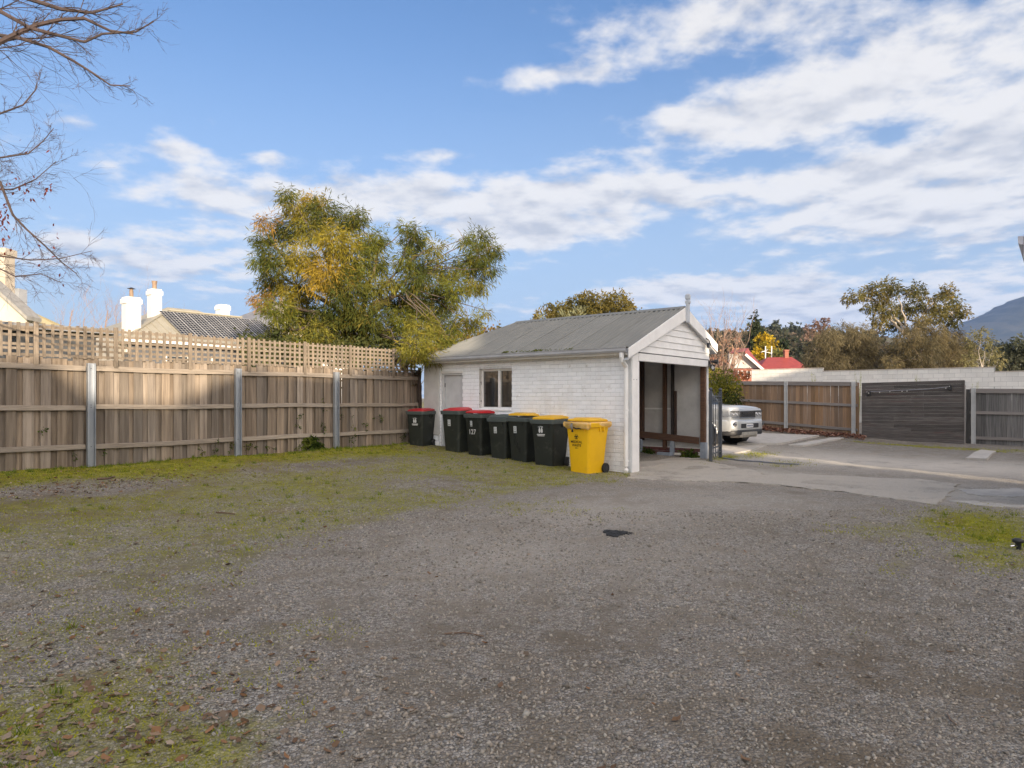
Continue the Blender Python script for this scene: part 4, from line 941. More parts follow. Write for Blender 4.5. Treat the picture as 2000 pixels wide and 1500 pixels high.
for (a, b, zt_) in ((w0, s1, ZA), (s1, s2, ZB), (s2, w1, ZC)):
    for r in range(6):
        x = a-(.2 if r % 2 else 0); z = zt_-.235-.2*r
        while x < b-.05:
            x0, x1 = max(x, a), min(x+.39, b-.004); link('block', BLM, wall, (x0, RNG.uniform(-.002, .002), z), (0, 0, 0), ((x1-x0)/.39, 1, 1)); x += .4
    MB().box(a-.01, b+.006, -.02, .21, zt_-.04, zt_).build('coping', mat('coping', (.62, .55, .47), rough=.9), wall)
# pale weeds growing between the fence and the wall
for i, (px, py, hgt) in enumerate(((1589, 742, .45), (1676, 742, .3), (1788, 745, .62), (1905, 760, .85))):
    t = rt(px, -.5); p = A0+RDIR*t+Vector((CA, SA, 0))*.5; top = at(px, py-14, p.y).z
    m = MB(); z0 = hf(p.x, p.y)
    for k in range(5):
        dx, dy = RNG.uniform(-.12, .12), RNG.uniform(-.1, .1); zt_ = top+RNG.uniform(-.2, .12)
        m.tube([(p.x, p.y, z0), (p.x+dx*.5, p.y+dy*.5, (z0+zt_)/2), (p.x+dx, p.y+dy, zt_)], [.010, .008, .003], 4)
        for q in range(7):
            f = RNG.uniform(.6, 1.); c = Vector((p.x+dx*f, p.y+dy*f, z0+(zt_-z0)*f)); d = Vector((RNG.uniform(-1, 1), RNG.uniform(-1, 1), .6)).normalized()*RNG.uniform(.05, .11); s_ = Vector((-d.y, d.x, 0)).normalized()*.014
            m.add([c, c+d*.5+s_, c+d, c+d*.5-s_], [(0, 1, 2, 3)])
    words = ('stalk over the brown pine fence', 'short stalk beside the dark screen', 'stalk above the middle of the dark screen', 'tall stalk right of the dark screen')[i]
    tag(m.build('weed', mat('pale weed', (.46, .44, .18), (.38, .38, .14), .8)), 'pale yellow dry weed '+words, 'weed')

# ---------------------------------------------------------------- drain patch, tap fitting at the right edge, sticks
p = gp(1200, 1043); m = MB(); ring0, ring1, ring2 = [], [], []
for k in range(28):
    a = 2*math.pi*k/28; w = 1+.18*math.sin(3*a+1)+.12*math.sin(7*a)+RNG.uniform(-.08, .08); x, y = .125*w*math.cos(a), .17*w*math.sin(a)
    ring0.append((x*1.05, y*1.05, -.02)); ring1.append((x, y, .010+RNG.uniform(0, .005))); ring2.append((x*.5, y*.5, .012+.009*(k % 2)+RNG.uniform(0, .006)))
m.loft([ring0, ring1, ring2]); o = m.build('rubber_scrap', mat('black rubber', (.018, .018, .019), (.03, .03, .031), .8, 12, bump=.6, bscale=30), loc=(p.x, p.y, gz(p.x, p.y))); tag(o, 'flattened black rubber scrap lying on the gravel', 'scrap')
o2 = MB(); 
for k in range(3):
    a = RNG.uniform(-.3, .3); x = .09+.035*k; o2.tube([(x, .03*k-.08, .014), (x+.03, .03*k-.1, .016), (x+.06, .03*k-.13+a*.1, .010)], .005, 5)
o2.build('frayed_edge', mat('black rubber', (.02,)*3), o)
def stick(pix, r, label):
    P = [gp(*q) for q in pix]; P = [(v.x, v.y, gz(v.x, v.y)+r*.9+.004) for v in P]
    tag(MB().tube(P, [r, r*.9, r*.8, r*.5][:len(P)], 6).build('twig', mat('twig bark', (.12, .075, .05), (.2, .14, .1), .9)), label, 'twig')
stick(((868, 1233), (908, 1231), (945, 1240)), .006, 'thin bent twig on the open gravel in the middle')
stick(((190, 941), (212, 939), (224, 935)), .014, 'pale curved stick on the moss below the fence')
stick(((422, 1003), (440, 1004), (459, 1006)), .010, 'straight dark twig on the mossy gravel')
stick(((1851, 1393), (1856, 1404), (1868, 1414)), .004, 'short curved twig on the gravel near the right corner')
e = empty('tap_fitting', gp(1990, 1075)); tag(e, 'small black and chrome tap fitting on the moss at the right edge', 'tap')
CHR = mat('chrome', (.7, .7, .72), rough=.15, metal=1)
MB().tube([(0, 0, -.02), (0, 0, .06), (-.015, 0, .09)], [.022, .025, .03], 10).build('body', BLACK, e)
MB().tube([(-.01, 0, .045), (-.06, -.01, .05), (-.095, -.01, .045)], [.012, .012, .009], 8).build('spout', CHR, e)
MB().loft([[(r*math.cos(k*.5236)-.01, r*math.sin(k*.5236), z) for k in range(12)] for z, r in ((.075, .02), (.085, .05), (.11, .05), (.125, .025))]).build('cap', BLACK, e, smooth=True)
MB().tube([(.09, -.02, .02), (.075, -.02, .07), (.09, -.02, .12), (.13, -.02, .13)], .010, 8).build('hose_loop', mat('white hose', (.75, .75, .75), rough=.4), e)
# ---------------------------------------------------------------- houses beyond the fences
WHITE_CH = mat('white render', (.80, .78, .74), (.74, .72, .68), .8, 2, bump=.1, bscale=10)
TERRA = mat('clay pot', (.32, .22, .15), (.2, .15, .11), .8, 5)
WGLASS = glassmat('house glass', (.05, .06, .07), .06)
def hip_roof(m, u0, u1, v0, v1, r0, r1, ze, zr, th=.12):
    vm = (v0+v1)/2
    P = [(u0, v0, ze), (u1, v0, ze), (u1, v1, ze), (u0, v1, ze), (r0, vm, zr), (r1, vm, zr)]
    m.add(P, [(0, 1, 5, 4), (1, 2, 5), (2, 3, 4, 5), (3, 0, 4)])
    Q = [(x, y, z-th) for x, y, z in P[:4]]
    m.add(P[:4]+Q, [(0, 4, 5, 1), (1, 5, 6, 2), (2, 6, 7, 3), (3, 7, 4, 0), (7, 6, 5, 4)]); return m
def chimney(parent, u, v, w, d, z0, z1, pot=None, m=WHITE_CH):
    c = MB(); c.box(u-w/2, u+w/2, v-d/2, v+d/2, z0, z1-.28); c.box(u-w/2-.04, u+w/2+.04, v-d/2-.04, v+d/2+.04, z1-.28, z1-.08); c.box(u-w/2, u+w/2, v-d/2, v+d/2, z1-.08, z1)
    o = c.build('chimney', m, parent, bev=.015)
    if pot:
        p = MB(); p.tube([(u, v, z1-.02), (u, v, z1+pot*.5), (u, v, z1+pot)], [.10, .09, .12], 12).build('chimney_pot', TERRA, o)
    return o
hA = empty('house', (0, 0, 0), ANG); tag(hA, 'house with tan hipped iron roof, white chimneys and solar panels beyond the lattice', 'house')
r = MB(); hip_roof(r, 11.28, 20.85, 28.7, 34.7, 14.28, 17.85, 3.95, 5.55); r.build('roof', ROOF_TAN, hA)
r = MB(); hip_roof(r, 12.0, 22.0, 32.0, 40.0, 16.2, 17.75, 4.2, 6.26); r.build('roof', ROOF_TAN, hA)
def slope_pt(u, f, lift=0.): return (u, 28.7+3*f, 3.95+1.6*f+lift)
rib = MB()
for k in range(26):                       # standing ribs of the front and left slopes
    f1 = min(1, (k+.5)/8, (26-k-.5)/8)
    u = 11.28+9.57*(k+.5)/26; rib.bar(slope_pt(u, .01, .012), slope_pt(u, f1*.98, .012), .05, .03)
rib.build('roof_rib', ROOF_TAN, hA)
MB().bar((11.35, 28.77, 4.0), (14.28, 31.7, 5.58), .14, .05).build('hip_cap', ROOF_TAN, hA)
MB().bar((14.28, 31.7, 5.58), (17.85, 31.7, 5.58), .16, .06).build('ridge_cap', ROOF_TAN, hA)
MB().box(11.7, 20.4, 29.2, 34.3, -.2, 3.82).build('wall', mat('grey weatherboard', (.13, .135, .15), (.10, .105, .12), .8, 3), hA)
MB().box(11.24, 20.9, 28.60, 28.70, 3.80, 3.94).build('gutter', WHITE_CH, hA)
for u in (13.0, 15.0, 17.2):
    w = MB().box(u, u+1.0, 29.12, 29.2, 2.0, 3.4).build('window', WHITE_CH, hA); MB().box(u+.08, u+.92, 29.10, 29.118, 2.08, 3.32).build('pane', WGLASS, w)
SOL = mat('solar cell', (.010, .011, .016), (.016, .017, .024), .6, 3, spec=.3); LINE = mat('cell line', (.52, .52, .52), rough=.6)
for k in range(8):                         # each panel a part with its cell lines
    ua = 13.75+.62*k; f0, f1 = .12, .90
    p = [slope_pt(ua, f0, .05), slope_pt(ua+.60, f0, .05), slope_pt(ua+.60, f1, .05), slope_pt(ua, f1, .05)]
    sh = [-.55+.0*k]*0
    s_ = MB(); s_.prism(p, (0, 0, .03)); so = s_.build('solar_panel', SOL, hA)
    ln = MB()
    for j in range(5):
        u = ua+.60*j/4; ln.bar(slope_pt(u, f0, .084), slope_pt(u, f1, .084), .016, .006)
    for j in range(13):
        f = f0+(f1-f0)*j/12; ln.bar(slope_pt(ua, f, .084), slope_pt(ua+.6, f, .084), .016, .006)
    ln.build('cell_line', LINE, so)
c1 = chimney(hA, 11.95, 29.8, .56, .5, 3.4, 5.70); MB().tube([(11.95, 29.8, 5.68), (11.95, 29.8, 5.95), (11.95, 29.8, 6.05)], [.075, .075, .06], 10).build('flue', TERRA, c1); MB().tube([(11.95, 29.8, 6.06), (11.95, 29.8, 6.12)], [.16, .02], 12).build('cowl', mat('cowl', (.06, .06, .07), rough=.5), c1)
chimney(hA, 13.86, 32.1, .46, .46, 4.5, 6.50, .38)
p = at(435, 608, 36); u, v = to_uv(p.x, p.y); chimney(hA, u, v, .52, .52, 5.0, 6.48)
hB = empty('house', (0, 0, 0), ANG); tag(hB, 'house with white bay and grey roof half hidden by the yellowing tree', 'house')
p = at(520, 650, 38); u, v = to_uv(p.x, p.y)
MB().box(u-.5, u+6, v, v+5, 0, 5.55).build('wall', WHITE_CH, hB); r = MB(); hip_roof(r, u-1.0, u+6.5, v-.5, v+5.5, u+2, u+4, 5.55, 7.3); r.build('roof', mat('grey slate', (.24, .24, .25), (.19, .19, .20), .7, 3), hB)
for k in range(3):
    w = MB().box(u-.3+1.1*k, u+.5+1.1*k, v-.06, v, 3.6, 5.1).build('window', WHITE_CH, hB); MB().box(u-.22+1.1*k, u+.42+1.1*k, v-.08, v-.062, 3.7, 5.0).build('pane', WGLASS, w)
p = at(549, 600, 39); u2, v2 = to_uv(p.x, p.y); chimney(hB, u2, v2, .5, .5, 5.2, 6.9, 1.2, mat('cream chimney', (.5, .46, .4), rough=.8))
# cream gabled house at the left edge
hC = empty('house', at(0, 640, 24)); hC.location.z = 0; tag(hC, 'cream gabled house with tall chimney at the left edge beyond the fence', 'house')
def q(px, py, Y=24): p = at(px, py, Y); return (p.x-hC.location.x, Y-hC.location.y, p.z)
m = MB(); m.prism([q(-160, 760), q(52, 760), q(52, 617), q(-55, 518), q(-160, 617)], (0, .4, 0)); m.build('wall', mat('cream paint wall', (.62, .57, .48), (.55, .50, .42), .8, 2), hC)
for (a, b) in ((q(-55, 510), q(64, 619)), (q(-55, 510), q(-175, 619))):
    r = MB(); a = Vector(a)-Vector((0, .3, 0)); b = Vector(b)-Vector((0, .3, 0)); r.prism([a, b, b-Vector((0, 0, .14)), a-Vector((0, 0, .14))], (0, .75, 0)); r.build('roof', mat('grey eave', (.33, .32, .30), rough=.7), hC)
r = MB(); a, b, c, d = Vector(q(46, 602, 27)), Vector(q(118, 634, 25.5)), Vector(q(118, 640, 25.5)), Vector(q(10, 640, 25.5)); r.add([a, b, c, d, Vector(q(-30, 600, 30)), Vector(q(40, 598, 31))], [(0, 3, 2, 1), (0, 1, 5), (0, 5, 4, 3)]); r.build('roof', mat('yellow iron roof', (.46, .40, .24), (.38, .33, .2), .6, 6, (6, 1, 1)), hC)
MB().box(-3.5, 2.05, 1.8, 6, -.2, 3.9).build('wall', CREAM, hC)
cc = MB(); x0, y_, z_ = q(-30, 600, 25); x1 = q(10, 600, 25)[0]; cc.box(x0, x1, 1, 1.5, 3.4, CAMZ+(778-497)/F*25); cc.box(x0-.05, x1+.05, .95, 1.55, CAMZ+(778-497)/F*25, CAMZ+(778-484)/F*25); cc.build('chimney', mat('cream chimney brick', (.52, .46, .38), (.44, .39, .32), .85, 6), hC, bev=.01)
x0, x1 = q(22, 600, 29)[0], q(37, 600, 29)[0]; cc = MB(); cc.box(x0, x1, 5, 5.5, 3.5, CAMZ+(778-563)/F*29); cc.build('chimney', WHITE_CH, hC, bev=.01)
# low garden structures seen through the lattice
sh = empty('garden_shed', (0, 0, 0), ANG); tag(sh, 'pale garden outbuilding glimpsed through the lattice', 'outbuilding')
MB().box(1.0, 6.6, 18.5, 21, 0, 3.25).build('wall', mat('outbuilding wall', (.085, .09, .10), (.065, .07, .08), .8, 3), sh); r = MB(); hip_roof(r, .6, 7.0, 18.1, 21.4, 2.2, 5.4, 3.25, 3.4); r.build('roof', mat('grey slate', (.2, .2, .2)), sh)
# red-roofed house on the right
hR = empty('house', (0, 0, 0)); tag(hR, 'brick house with bright red iron roof and white gable beyond the block wall', 'house')
RED = mat('red iron roof', (.30, .055, .045), (.24, .042, .036), .55, 2, (1, 1, 1), .05, 8); YR = 72.
def qr(px, py, dy=0.): p = at(px, py, YR+dy); return Vector(p)
BRR = mat('red brick wall', (.32, .13, .09), (.26, .10, .07), .9, 6)
m = MB(); m.prism([qr(1425, 800), qr(1500, 800), qr(1500, 720), qr(1425, 720)], (0, 6, 0)); m.build('wall', BRR, hR)
m = MB(); m.prism([qr(1424, 719), qr(1488, 719), qr(1456, 690), qr(1424, 690)], (0, .3, 0)); m.build('gable', mat('dull white gable', (.50, .48, .45), (.44, .42, .40), .8), hR)
m = MB(); ap, br = qr(1455, 687, -.6), qr(1494, 721.5, -.6); back = Vector((0.6, 5.5, .6))
m.add([ap, br, br+Vector((1.2, 6, 0)), qr(1462, 680, 5)], [(0, 1, 2, 3)]); m.add([ap-Vector((0, 0, .12)), br-Vector((0, 0, .12)), br+Vector((1.2, 6, -.12)), qr(1462, 680, 5)-Vector((0, 0, .12))], [(3, 2, 1, 0)]); m.add([ap, br, br-Vector((0, 0, .12)), ap-Vector((0, 0, .12))], [(0, 3, 2, 1)])
m.add([ap, qr(1462, 680, 5), qr(1434, 680, 5), qr(1424, 690, -.6)], [(0, 1, 2, 3)]); m.build('roof', RED, hR)
m = MB(); bb = qr(1456, 692, -.68), qr(1491, 722.5, -.68); m.bar(bb[0], bb[1], .10, .25); m.build('barge_board', WHITE_CH, hR)
m = MB(); e0, e1, a0, a1 = qr(1480, 722, -.2), qr(1585, 722, -.2), qr(1499, 698, 3.5), qr(1546, 697, 3.5); m.add([e0, e1, a1, a0, e1+Vector((0, 7, 0)), e0+Vector((0, 7, 0))], [(0, 1, 2, 3), (1, 4, 2), (4, 5, 3, 2), (5, 0, 3), (0, 5, 4, 1)]); m.build('roof', RED, hR)
m = MB(); m.prism([qr(1495, 800), qr(1566, 800), qr(1566, 722.3), qr(1495, 722.3)], (0, 6, 0)); m.build('wall', BRR, hR)
m = MB(); c0 = qr(1533, 700, 3.2); m.box(c0.x, c0.x+.42, c0.y, c0.y+.45, c0.z-.6, qr(1533, 686, 3.2).z); m.box(c0.x-.05, c0.x+.47, c0.y-.05, c0.y+.5, qr(1533, 686, 3.2).z, qr(1533, 683, 3.2).z); m.build('chimney', BRR, hR)
for (a, b) in ((1441, 1452), (1458, 1466)):
    x0, x1 = qr(a, 725).x, qr(b, 725).x; w = MB().box(x0, x1, YR-.08, YR-.001, qr(0, 738).z, qr(0, 724).z).build('window', WHITE_CH, hR); MB().box(x0+.06, x1-.06, YR-.1, YR-.081, qr(0, 737).z, qr(0, 725).z).build('pane', WGLASS, w)
m = MB()
for px in (1495, 1507): p0, p1 = qr(px, 712, 5), qr(px, 676, 5); m.tube([p0, p1], .06, 6)
m.bar(qr(1489, 686, 5), qr(1507, 690, 5), .05, .05); m.bar(qr(1486, 688, 5), qr(1500, 683, 5), .04, .04); m.build('aerial', WHITE_CH, hR)

# ---------------------------------------------------------------- hill and mountain
def ridge_mesh(name, prof, Y0, depth, m, label, z0=-5, back=True, rough=0., seed=3, nv=14, sub=6):
    """a land form: prof = [(px, py)] of its skyline at distance Y0; it rises from nearer ground"""
    rng = np.random.default_rng(seed); pr = []
    for (a, b) in zip(prof, prof[1:]):
        for k in range(sub): f = k/sub; pr.append((a[0]+(b[0]-a[0])*f, a[1]+(b[1]-a[1])*f))
    pr.append(prof[-1]); n = len(pr); V = []; rows = nv
    for r in range(rows):
        f = r/(rows-1)                         # 0 near foot, .7 crest, 1 back foot
        for i, (px, py) in enumerate(pr):
            top = at(px, py, Y0); hgt = top.z-z0
            if f <= .7: g = f/.7; y = Y0-depth*(1-g); z = z0+hgt*(g*g*(3-2*g))
            else: g = (f-.7)/.3; y = Y0+depth*.6*g; z = z0+hgt*(1-g*g)
            x = (px-1000)/F*Y0
            z += rough*hgt*rng.normal()*(.3 if abs(f-.7) < .02 else 1)*(0 if r in (0, rows-1) else 1)
            V.append((x+(rng.normal()*rough*depth*.1 if 0 < r < rows-1 else 0), y, z))
    Fs = [(r*n+i, r*n+i+1, (r+1)*n+i+1, (r+1)*n+i) for r in range(rows-1) for i in range(n-1)]
    me = bpy.data.meshes.new(name); me.from_pydata(V, [], Fs); me.materials.append(m); me.polygons.foreach_set('use_smooth', [True]*len(me.polygons))
    return tag(link(name, me), label, kind='structure')
HILLM = mat('wooded hillside', (.075, .075, .05), (.13, .115, .08), .95, .06, bump=.6, bscale=.25, detail=8)
MTM = mat('forested mountain', (.045, .055, .045), (.085, .085, .065), .95, .012, bump=.5, bscale=.05, detail=9)
ridge_mesh('hill', [(1180, 775), (1330, 690), (1420, 662), (1500, 655), (1600, 655), (1700, 668), (1850, 690), (2100, 720)], 330, 190, HILLM, 'wooded hillside beyond the red roofed house', rough=.02)
ridge_mesh('mountain', [(1500, 772), (1700, 715), (1800, 668), (1860, 642), (1900, 629), (1950, 608), (2000, 582), (2080, 548), (2200, 515), (2400, 500), (2700, 560), (3000, 700)], 3200, 1500, MTM, 'blue forested mountain shoulder at the right', rough=.012, nv=18)

# ---------------------------------------------------------------- parked car
car_p = gp(1452, 868)
HEAD = math.atan2(-CA, SA)-R(9)                 # heading of the nose
car = empty('parked_car', (0, 0, 0), HEAD); tag(car, 'silver four wheel drive wagon parked nose out behind the steel gate', 'car')
CARP = mat('silver car paint', (.56, .57, .57), (.54, .55, .55), .28, 2, metal=.45, spec=.5, coat=.6)
CBLK = mat('car black trim', (.03, .03, .032), (.04, .04, .042), .5, 8)
CGL = glassmat('car glass', (.015, .018, .02), .03); CCHR = mat('car chrome', (.62, .62, .63), rough=.15, metal=1)
HLG = glassmat('headlamp glass', (.30, .31, .32), .03); LOWG = mat('bumper grey', (.10, .10, .10), rough=.5)  # lamp glass, and an even dark grey for the bumper
# local frame: +x nose, y left(+)/right(-); x=0 at the front bumper, ground z=0
off = Matrix.Rotation(HEAD, 3, 'Z')@Vector((.02, -.75, 0)); car.location = (462/F*20.2, 20.2, hf(462/F*20.2, 20.2)+.03)
def sec(x, hw, zb, zt, r, tumble=0.):
    pts = []
    for (yy, zz) in rrect(2*hw, zt-zb, r, 4, 0, (zb+zt)/2):
        pts.append((x, yy*(1-tumble*max(0, (zz-zb)/(zt-zb)-.5)), zz))
    return pts
bd = MB(); bd.loft([sec(-4.75, .88, .45, 1.12, .10), sec(-4.6, .94, .38, 1.18, .10), sec(-3.6, .955, .36, 1.19, .10), sec(-1.55, .955, .36, 1.17, .10, .04), sec(-1.35, .955, .36, 1.16, .10, .05), sec(-.55, .95, .40, 1.15, .06, .04), sec(-.22, .94, .42, 1.13, .06, .05), sec(-.10, .92, .44, 1.10, .05, .05), sec(-.055, .89, .48, 1.06, .05, .05)])
body = bd.build('body', CARP, car, smooth=True); sm(body, 30)
bp_ = MB(); bp_.loft([sec(-.55, .965, .47, .80, .08), sec(-.20, .955, .46, .80, .08), sec(-.04, .88, .46, .79, .08), sec(.02, .78, .47, .77, .07), sec(.045, .70, .49, .75, .06)]); b_ = bp_.build('bumper', CARP, car, smooth=True); sm(b_, 35)
lv = MB(); lv.loft([sec(-.55, .955, .33, .475, .05), sec(-.15, .93, .32, .475, .05), sec(.0, .80, .33, .475, .05), sec(.035, .66, .35, .47, .04)]); lv.build('valance', CBLK, car, smooth=True)
MB().loft([sec(-.3, .50, .24, .34, .03), sec(.0, .48, .26, .40, .03), sec(.055, .42, .33, .42, .03)]).build('skid_plate', mat('skid plate', (.5, .47, .42), rough=.4, metal=.4), car)
bn = MB(); bn.loft([[(x, y*w, z+.035*(1-abs(y)**2.5)) for y in [-1+.2*k for k in range(11)]]+[(x, y*w, z-.03) for y in [1-.2*k for k in range(11)]] for x, w, z in ((-1.40, .84, 1.20), (-.9, .86, 1.185), (-.45, .86, 1.165), (-.22, .85, 1.14), (-.09, .83, 1.10))]); bn.build('bonnet', CARP, car, smooth=True)
cab = MB(); cab.loft([[(x0, -w0, 1.15), (x0, w0, 1.15), (x0, w0*.99, 1.2), (x1, w1, z1), (x1, -w1, z1), (x0, -w0*.99, 1.2)] for x0, w0, x1, w1, z1 in ((-1.45, .90, -1.95, .72, 1.80), (-1.7, .92, -2.2, .74, 1.86), (-4.55, .92, -4.4, .74, 1.86), (-4.72, .90, -4.62, .70, 1.82))]); cab.build('cabin', CGL, car)
MB().loft([sec(-1.93, .73, 1.80, 1.84, .02), sec(-2.2, .76, 1.83, 1.90, .03), sec(-4.4, .76, 1.83, 1.90, .03), sec(-4.64, .72, 1.79, 1.83, .02)]).build('roof', CARP, car, smooth=True)
for s in (-1, 1):
    pl = MB()
    for (a, b) in (((-1.42, s*.905, 1.16), (-1.95, s*.735, 1.84)), ((-2.75, s*.925, 1.17), (-2.85, s*.75, 1.86)), ((-3.75, s*.925, 1.17), (-3.75, s*.75, 1.86)), ((-4.68, s*.9, 1.17), (-4.60, s*.73, 1.84))): pl.bar(a, b, .07, .04)
    pl.build('pillar', CARP, car)
    mr = MB().loft([sec(-1.62, .01, 1.17, 1.28, .005)]*1+[[(x, y+s*1.06, z) for x, y, z in sec(xx, ww, 1.14, 1.34, .04)] for xx, ww in ((-1.66, .08), (-1.62, .11), (-1.52, .08))]) if False else MB().loft([[(x, y+s*1.06, z) for x, y, z in sec(xx, ww, 1.15, 1.36, .04)] for xx, ww in ((-1.68, .10), (-1.60, .11), (-1.54, .08))])
    mr.build('mirror', CBLK, car)
# grille
gr = MB().loft([sec(-.09, .42, .84, 1.03, .03), sec(-.035, .41, .845, 1.02, .03)]).build('grille', CBLK, car)
gm = MB()
for k in range(3): z = .885+.05*k; gm.box(-.036, -.018, -.37, .37, z-.009, z+.009)
for k in range(9): y = -.36+.09*k; gm.box(-.037, -.022, y-.007, y+.007, .86, 1.0)
gm.build('grille_bar', CCHR, gr)
fr_ = MB(); fr_.box(-.05, -.02, -.43, .43, 1.02, 1.04); fr_.box(-.05, -.02, -.43, .43, .825, .845); fr_.box(-.05, -.02, -.45, -.425, .825, 1.04); fr_.box(-.05, -.02, .425, .45, .825, 1.04); fr_.build('grille_frame', CCHR, gr, bev=.006)
for s in (-1, 1):
    hl = MB().loft([[(x, s*(y), z) for y, z in ((.46, .835), (.90+dy, .835), (.935+dy, .88), (.92+dy, 1.04), (.46, 1.04))] for x, dy in ((-.30, .015), (-.14, -.01), (-.05, -.05))]); h_ = hl.build('headlight', HLG, car, bev=.01)
    for y, r in ((.58, .065), (.76, .055)):
        MB().tube([(-.052, s*y, .935), (-.038, s*y, .935)], [r, r*.8], 16).build('lamp', CCHR, h_); MB().tube([(-.037, s*y, .935), (-.032, s*y, .935)], [r*.55, r*.4], 12).build('bulb', mat('bulb glass', (.75, .76, .78), rough=.1), h_)
    MB().box(-.07, -.034, min(s*.47, s*.90), max(s*.47, s*.90), 1.005, 1.035).build('lamp_trim', CBLK, h_)
    fg = MB().tube([(-.06, s*.78, .655), (.028, s*.75, .655)], [.085, .08], 18).build('fog_light', CCHR, car); MB().tube([(.0285, s*.75, .655), (.034, s*.75, .655)], [.062, .055], 16).build('lens', CBLK, fg); MB().tube([(.0345, s*.75, .655), (.04, s*.75, .655)], [.03, .025], 12).build('bulb', CCHR, fg)
MB().loft([sec(.02, .52, .53, .67, .03), sec(.05, .50, .535, .665, .03)]).build('air_intake', CBLK, car)
pt = MB().box(.052, .066, -.22, .16, .545, .655).build('number_plate', mat('plate white', (.75, .75, .74), rough=.5), car, bev=.004)
lt = MB()
for k in range(6): lt.box(.0665, .068, -.19+.057*k, -.155+.057*k, .575, .625)
lt.build('plate_character', mat('plate blue', (.08, .10, .2), rough=.6), pt)
# wheels and arches
for (x, s) in ((-.88, 1), (-.88, -1), (-3.86, 1), (-3.86, -1)):
    w = MB(); R_ = .365; y0 = s*.72; rings = []
    for rr_, dy in ((.25, .0), (.33, .0), (R_, .03), (R_, .19), (.335, .225), (.26, .23)): rings.append([(x+rr_*math.cos(a*math.pi/16), y0+s*dy, R_-.01+rr_*math.sin(a*math.pi/16)) for a in range(32)])
    wh = w.loft(rings).build('wheel', mat('tyre', (.022, .022, .023), (.03, .03, .03), .75, 20), car, smooth=True); sm(wh, 45)
    rim = MB(); rim.tube([(x, y0+s*.20, .355), (x, y0+s*.235, .355)], [.07, .06], 14)
    for k in range(7):
        a = 2*math.pi*k/7; rim.bar((x+.05*math.cos(a), y0+s*.215, .355+.05*math.sin(a)), (x+.25*math.cos(a), y0+s*.20, .355+.25*math.sin(a)), .045, .03, (0, 1, 0))
    ro = []
    for r0, dy in ((.235, .14), (.262, .14), (.262, .226), (.245, .228), (.235, .20)): ro.append([(x+r0*math.cos(a*math.pi/16), y0+s*dy, .355+r0*math.sin(a*math.pi/16)) for a in range(32)])
    rim.loft(ro); rim.build('rim', CCHR, wh)
    ar = MB(); pr = []
    for a in range(13):
        t = math.pi*a/12; pr.append((x+.44*math.cos(t), .37+.44*math.sin(t)))
    well = MB(); well.tube([(x, s*.60, .40), (x, s*.962, .40)], .425, 24).build('wheel_well', CBLK, car)
    arch = MB()
    for k in range(12):
        (xa, za), (xb, zb) = pr[k], pr[k+1]; ca, cb2 = ((xa-x)*.9+x, (za-.37)*.9+.37), ((xb-x)*.9+x, (zb-.37)*.9+.37)
        arch.hexa([(xa, s*.93, za), (xb, s*.93, zb), (cb2[0], s*.93, cb2[1]), (ca[0], s*.93, ca[1]), (xa, s*.975, za), (xb, s*.975, zb), (cb2[0], s*.985, cb2[1]), (ca[0], s*.985, ca[1])])
    arch.build('wheel_arch', CARP, car, smooth=True)
MB().box(-1.36, -1.22, .60, .72, 1.19, 1.25).build('washer_jet', CBLK, car)
# ---------------------------------------------------------------- trees and plants
LEAF = leafmat('foliage', .35)
BARK = mat('grey brown bark', (.16, .12, .09), (.10, .078, .06), .95, 6, (3, 3, .6), .6, 14)
BARK_PALE = mat('pale gum bark', (.46, .40, .33), (.36, .31, .26), .9, 4, (2, 2, .5), .3, 10)
TWIG = mat('dark twig', (.085, .06, .056), (.06, .045, .042), .9, 5)
TWIG_PINK = mat('pinkish twig', (.34, .235, .18), (.26, .18, .14), .9, 5)  # paler pinkish twigs for the leafless shrubs and far trees
def nrm(a): return a/np.maximum(np.linalg.norm(a, axis=-1, keepdims=True), 1e-9)
def leaf_quads(P, D, Lg, Wd, col, rng, roll=None):
    n = len(P); r = rand_unit(n, rng); S = nrm(np.cross(D, r))
    a = P; b = P+D*(Lg*.5)[:, None]+S*Wd[:, None]; c = P+D*Lg[:, None]; d = P+D*(Lg*.5)[:, None]-S*Wd[:, None]
    return np.stack([a, b, c, d], 1).reshape(-1, 3), np.repeat(col, 4, 0)
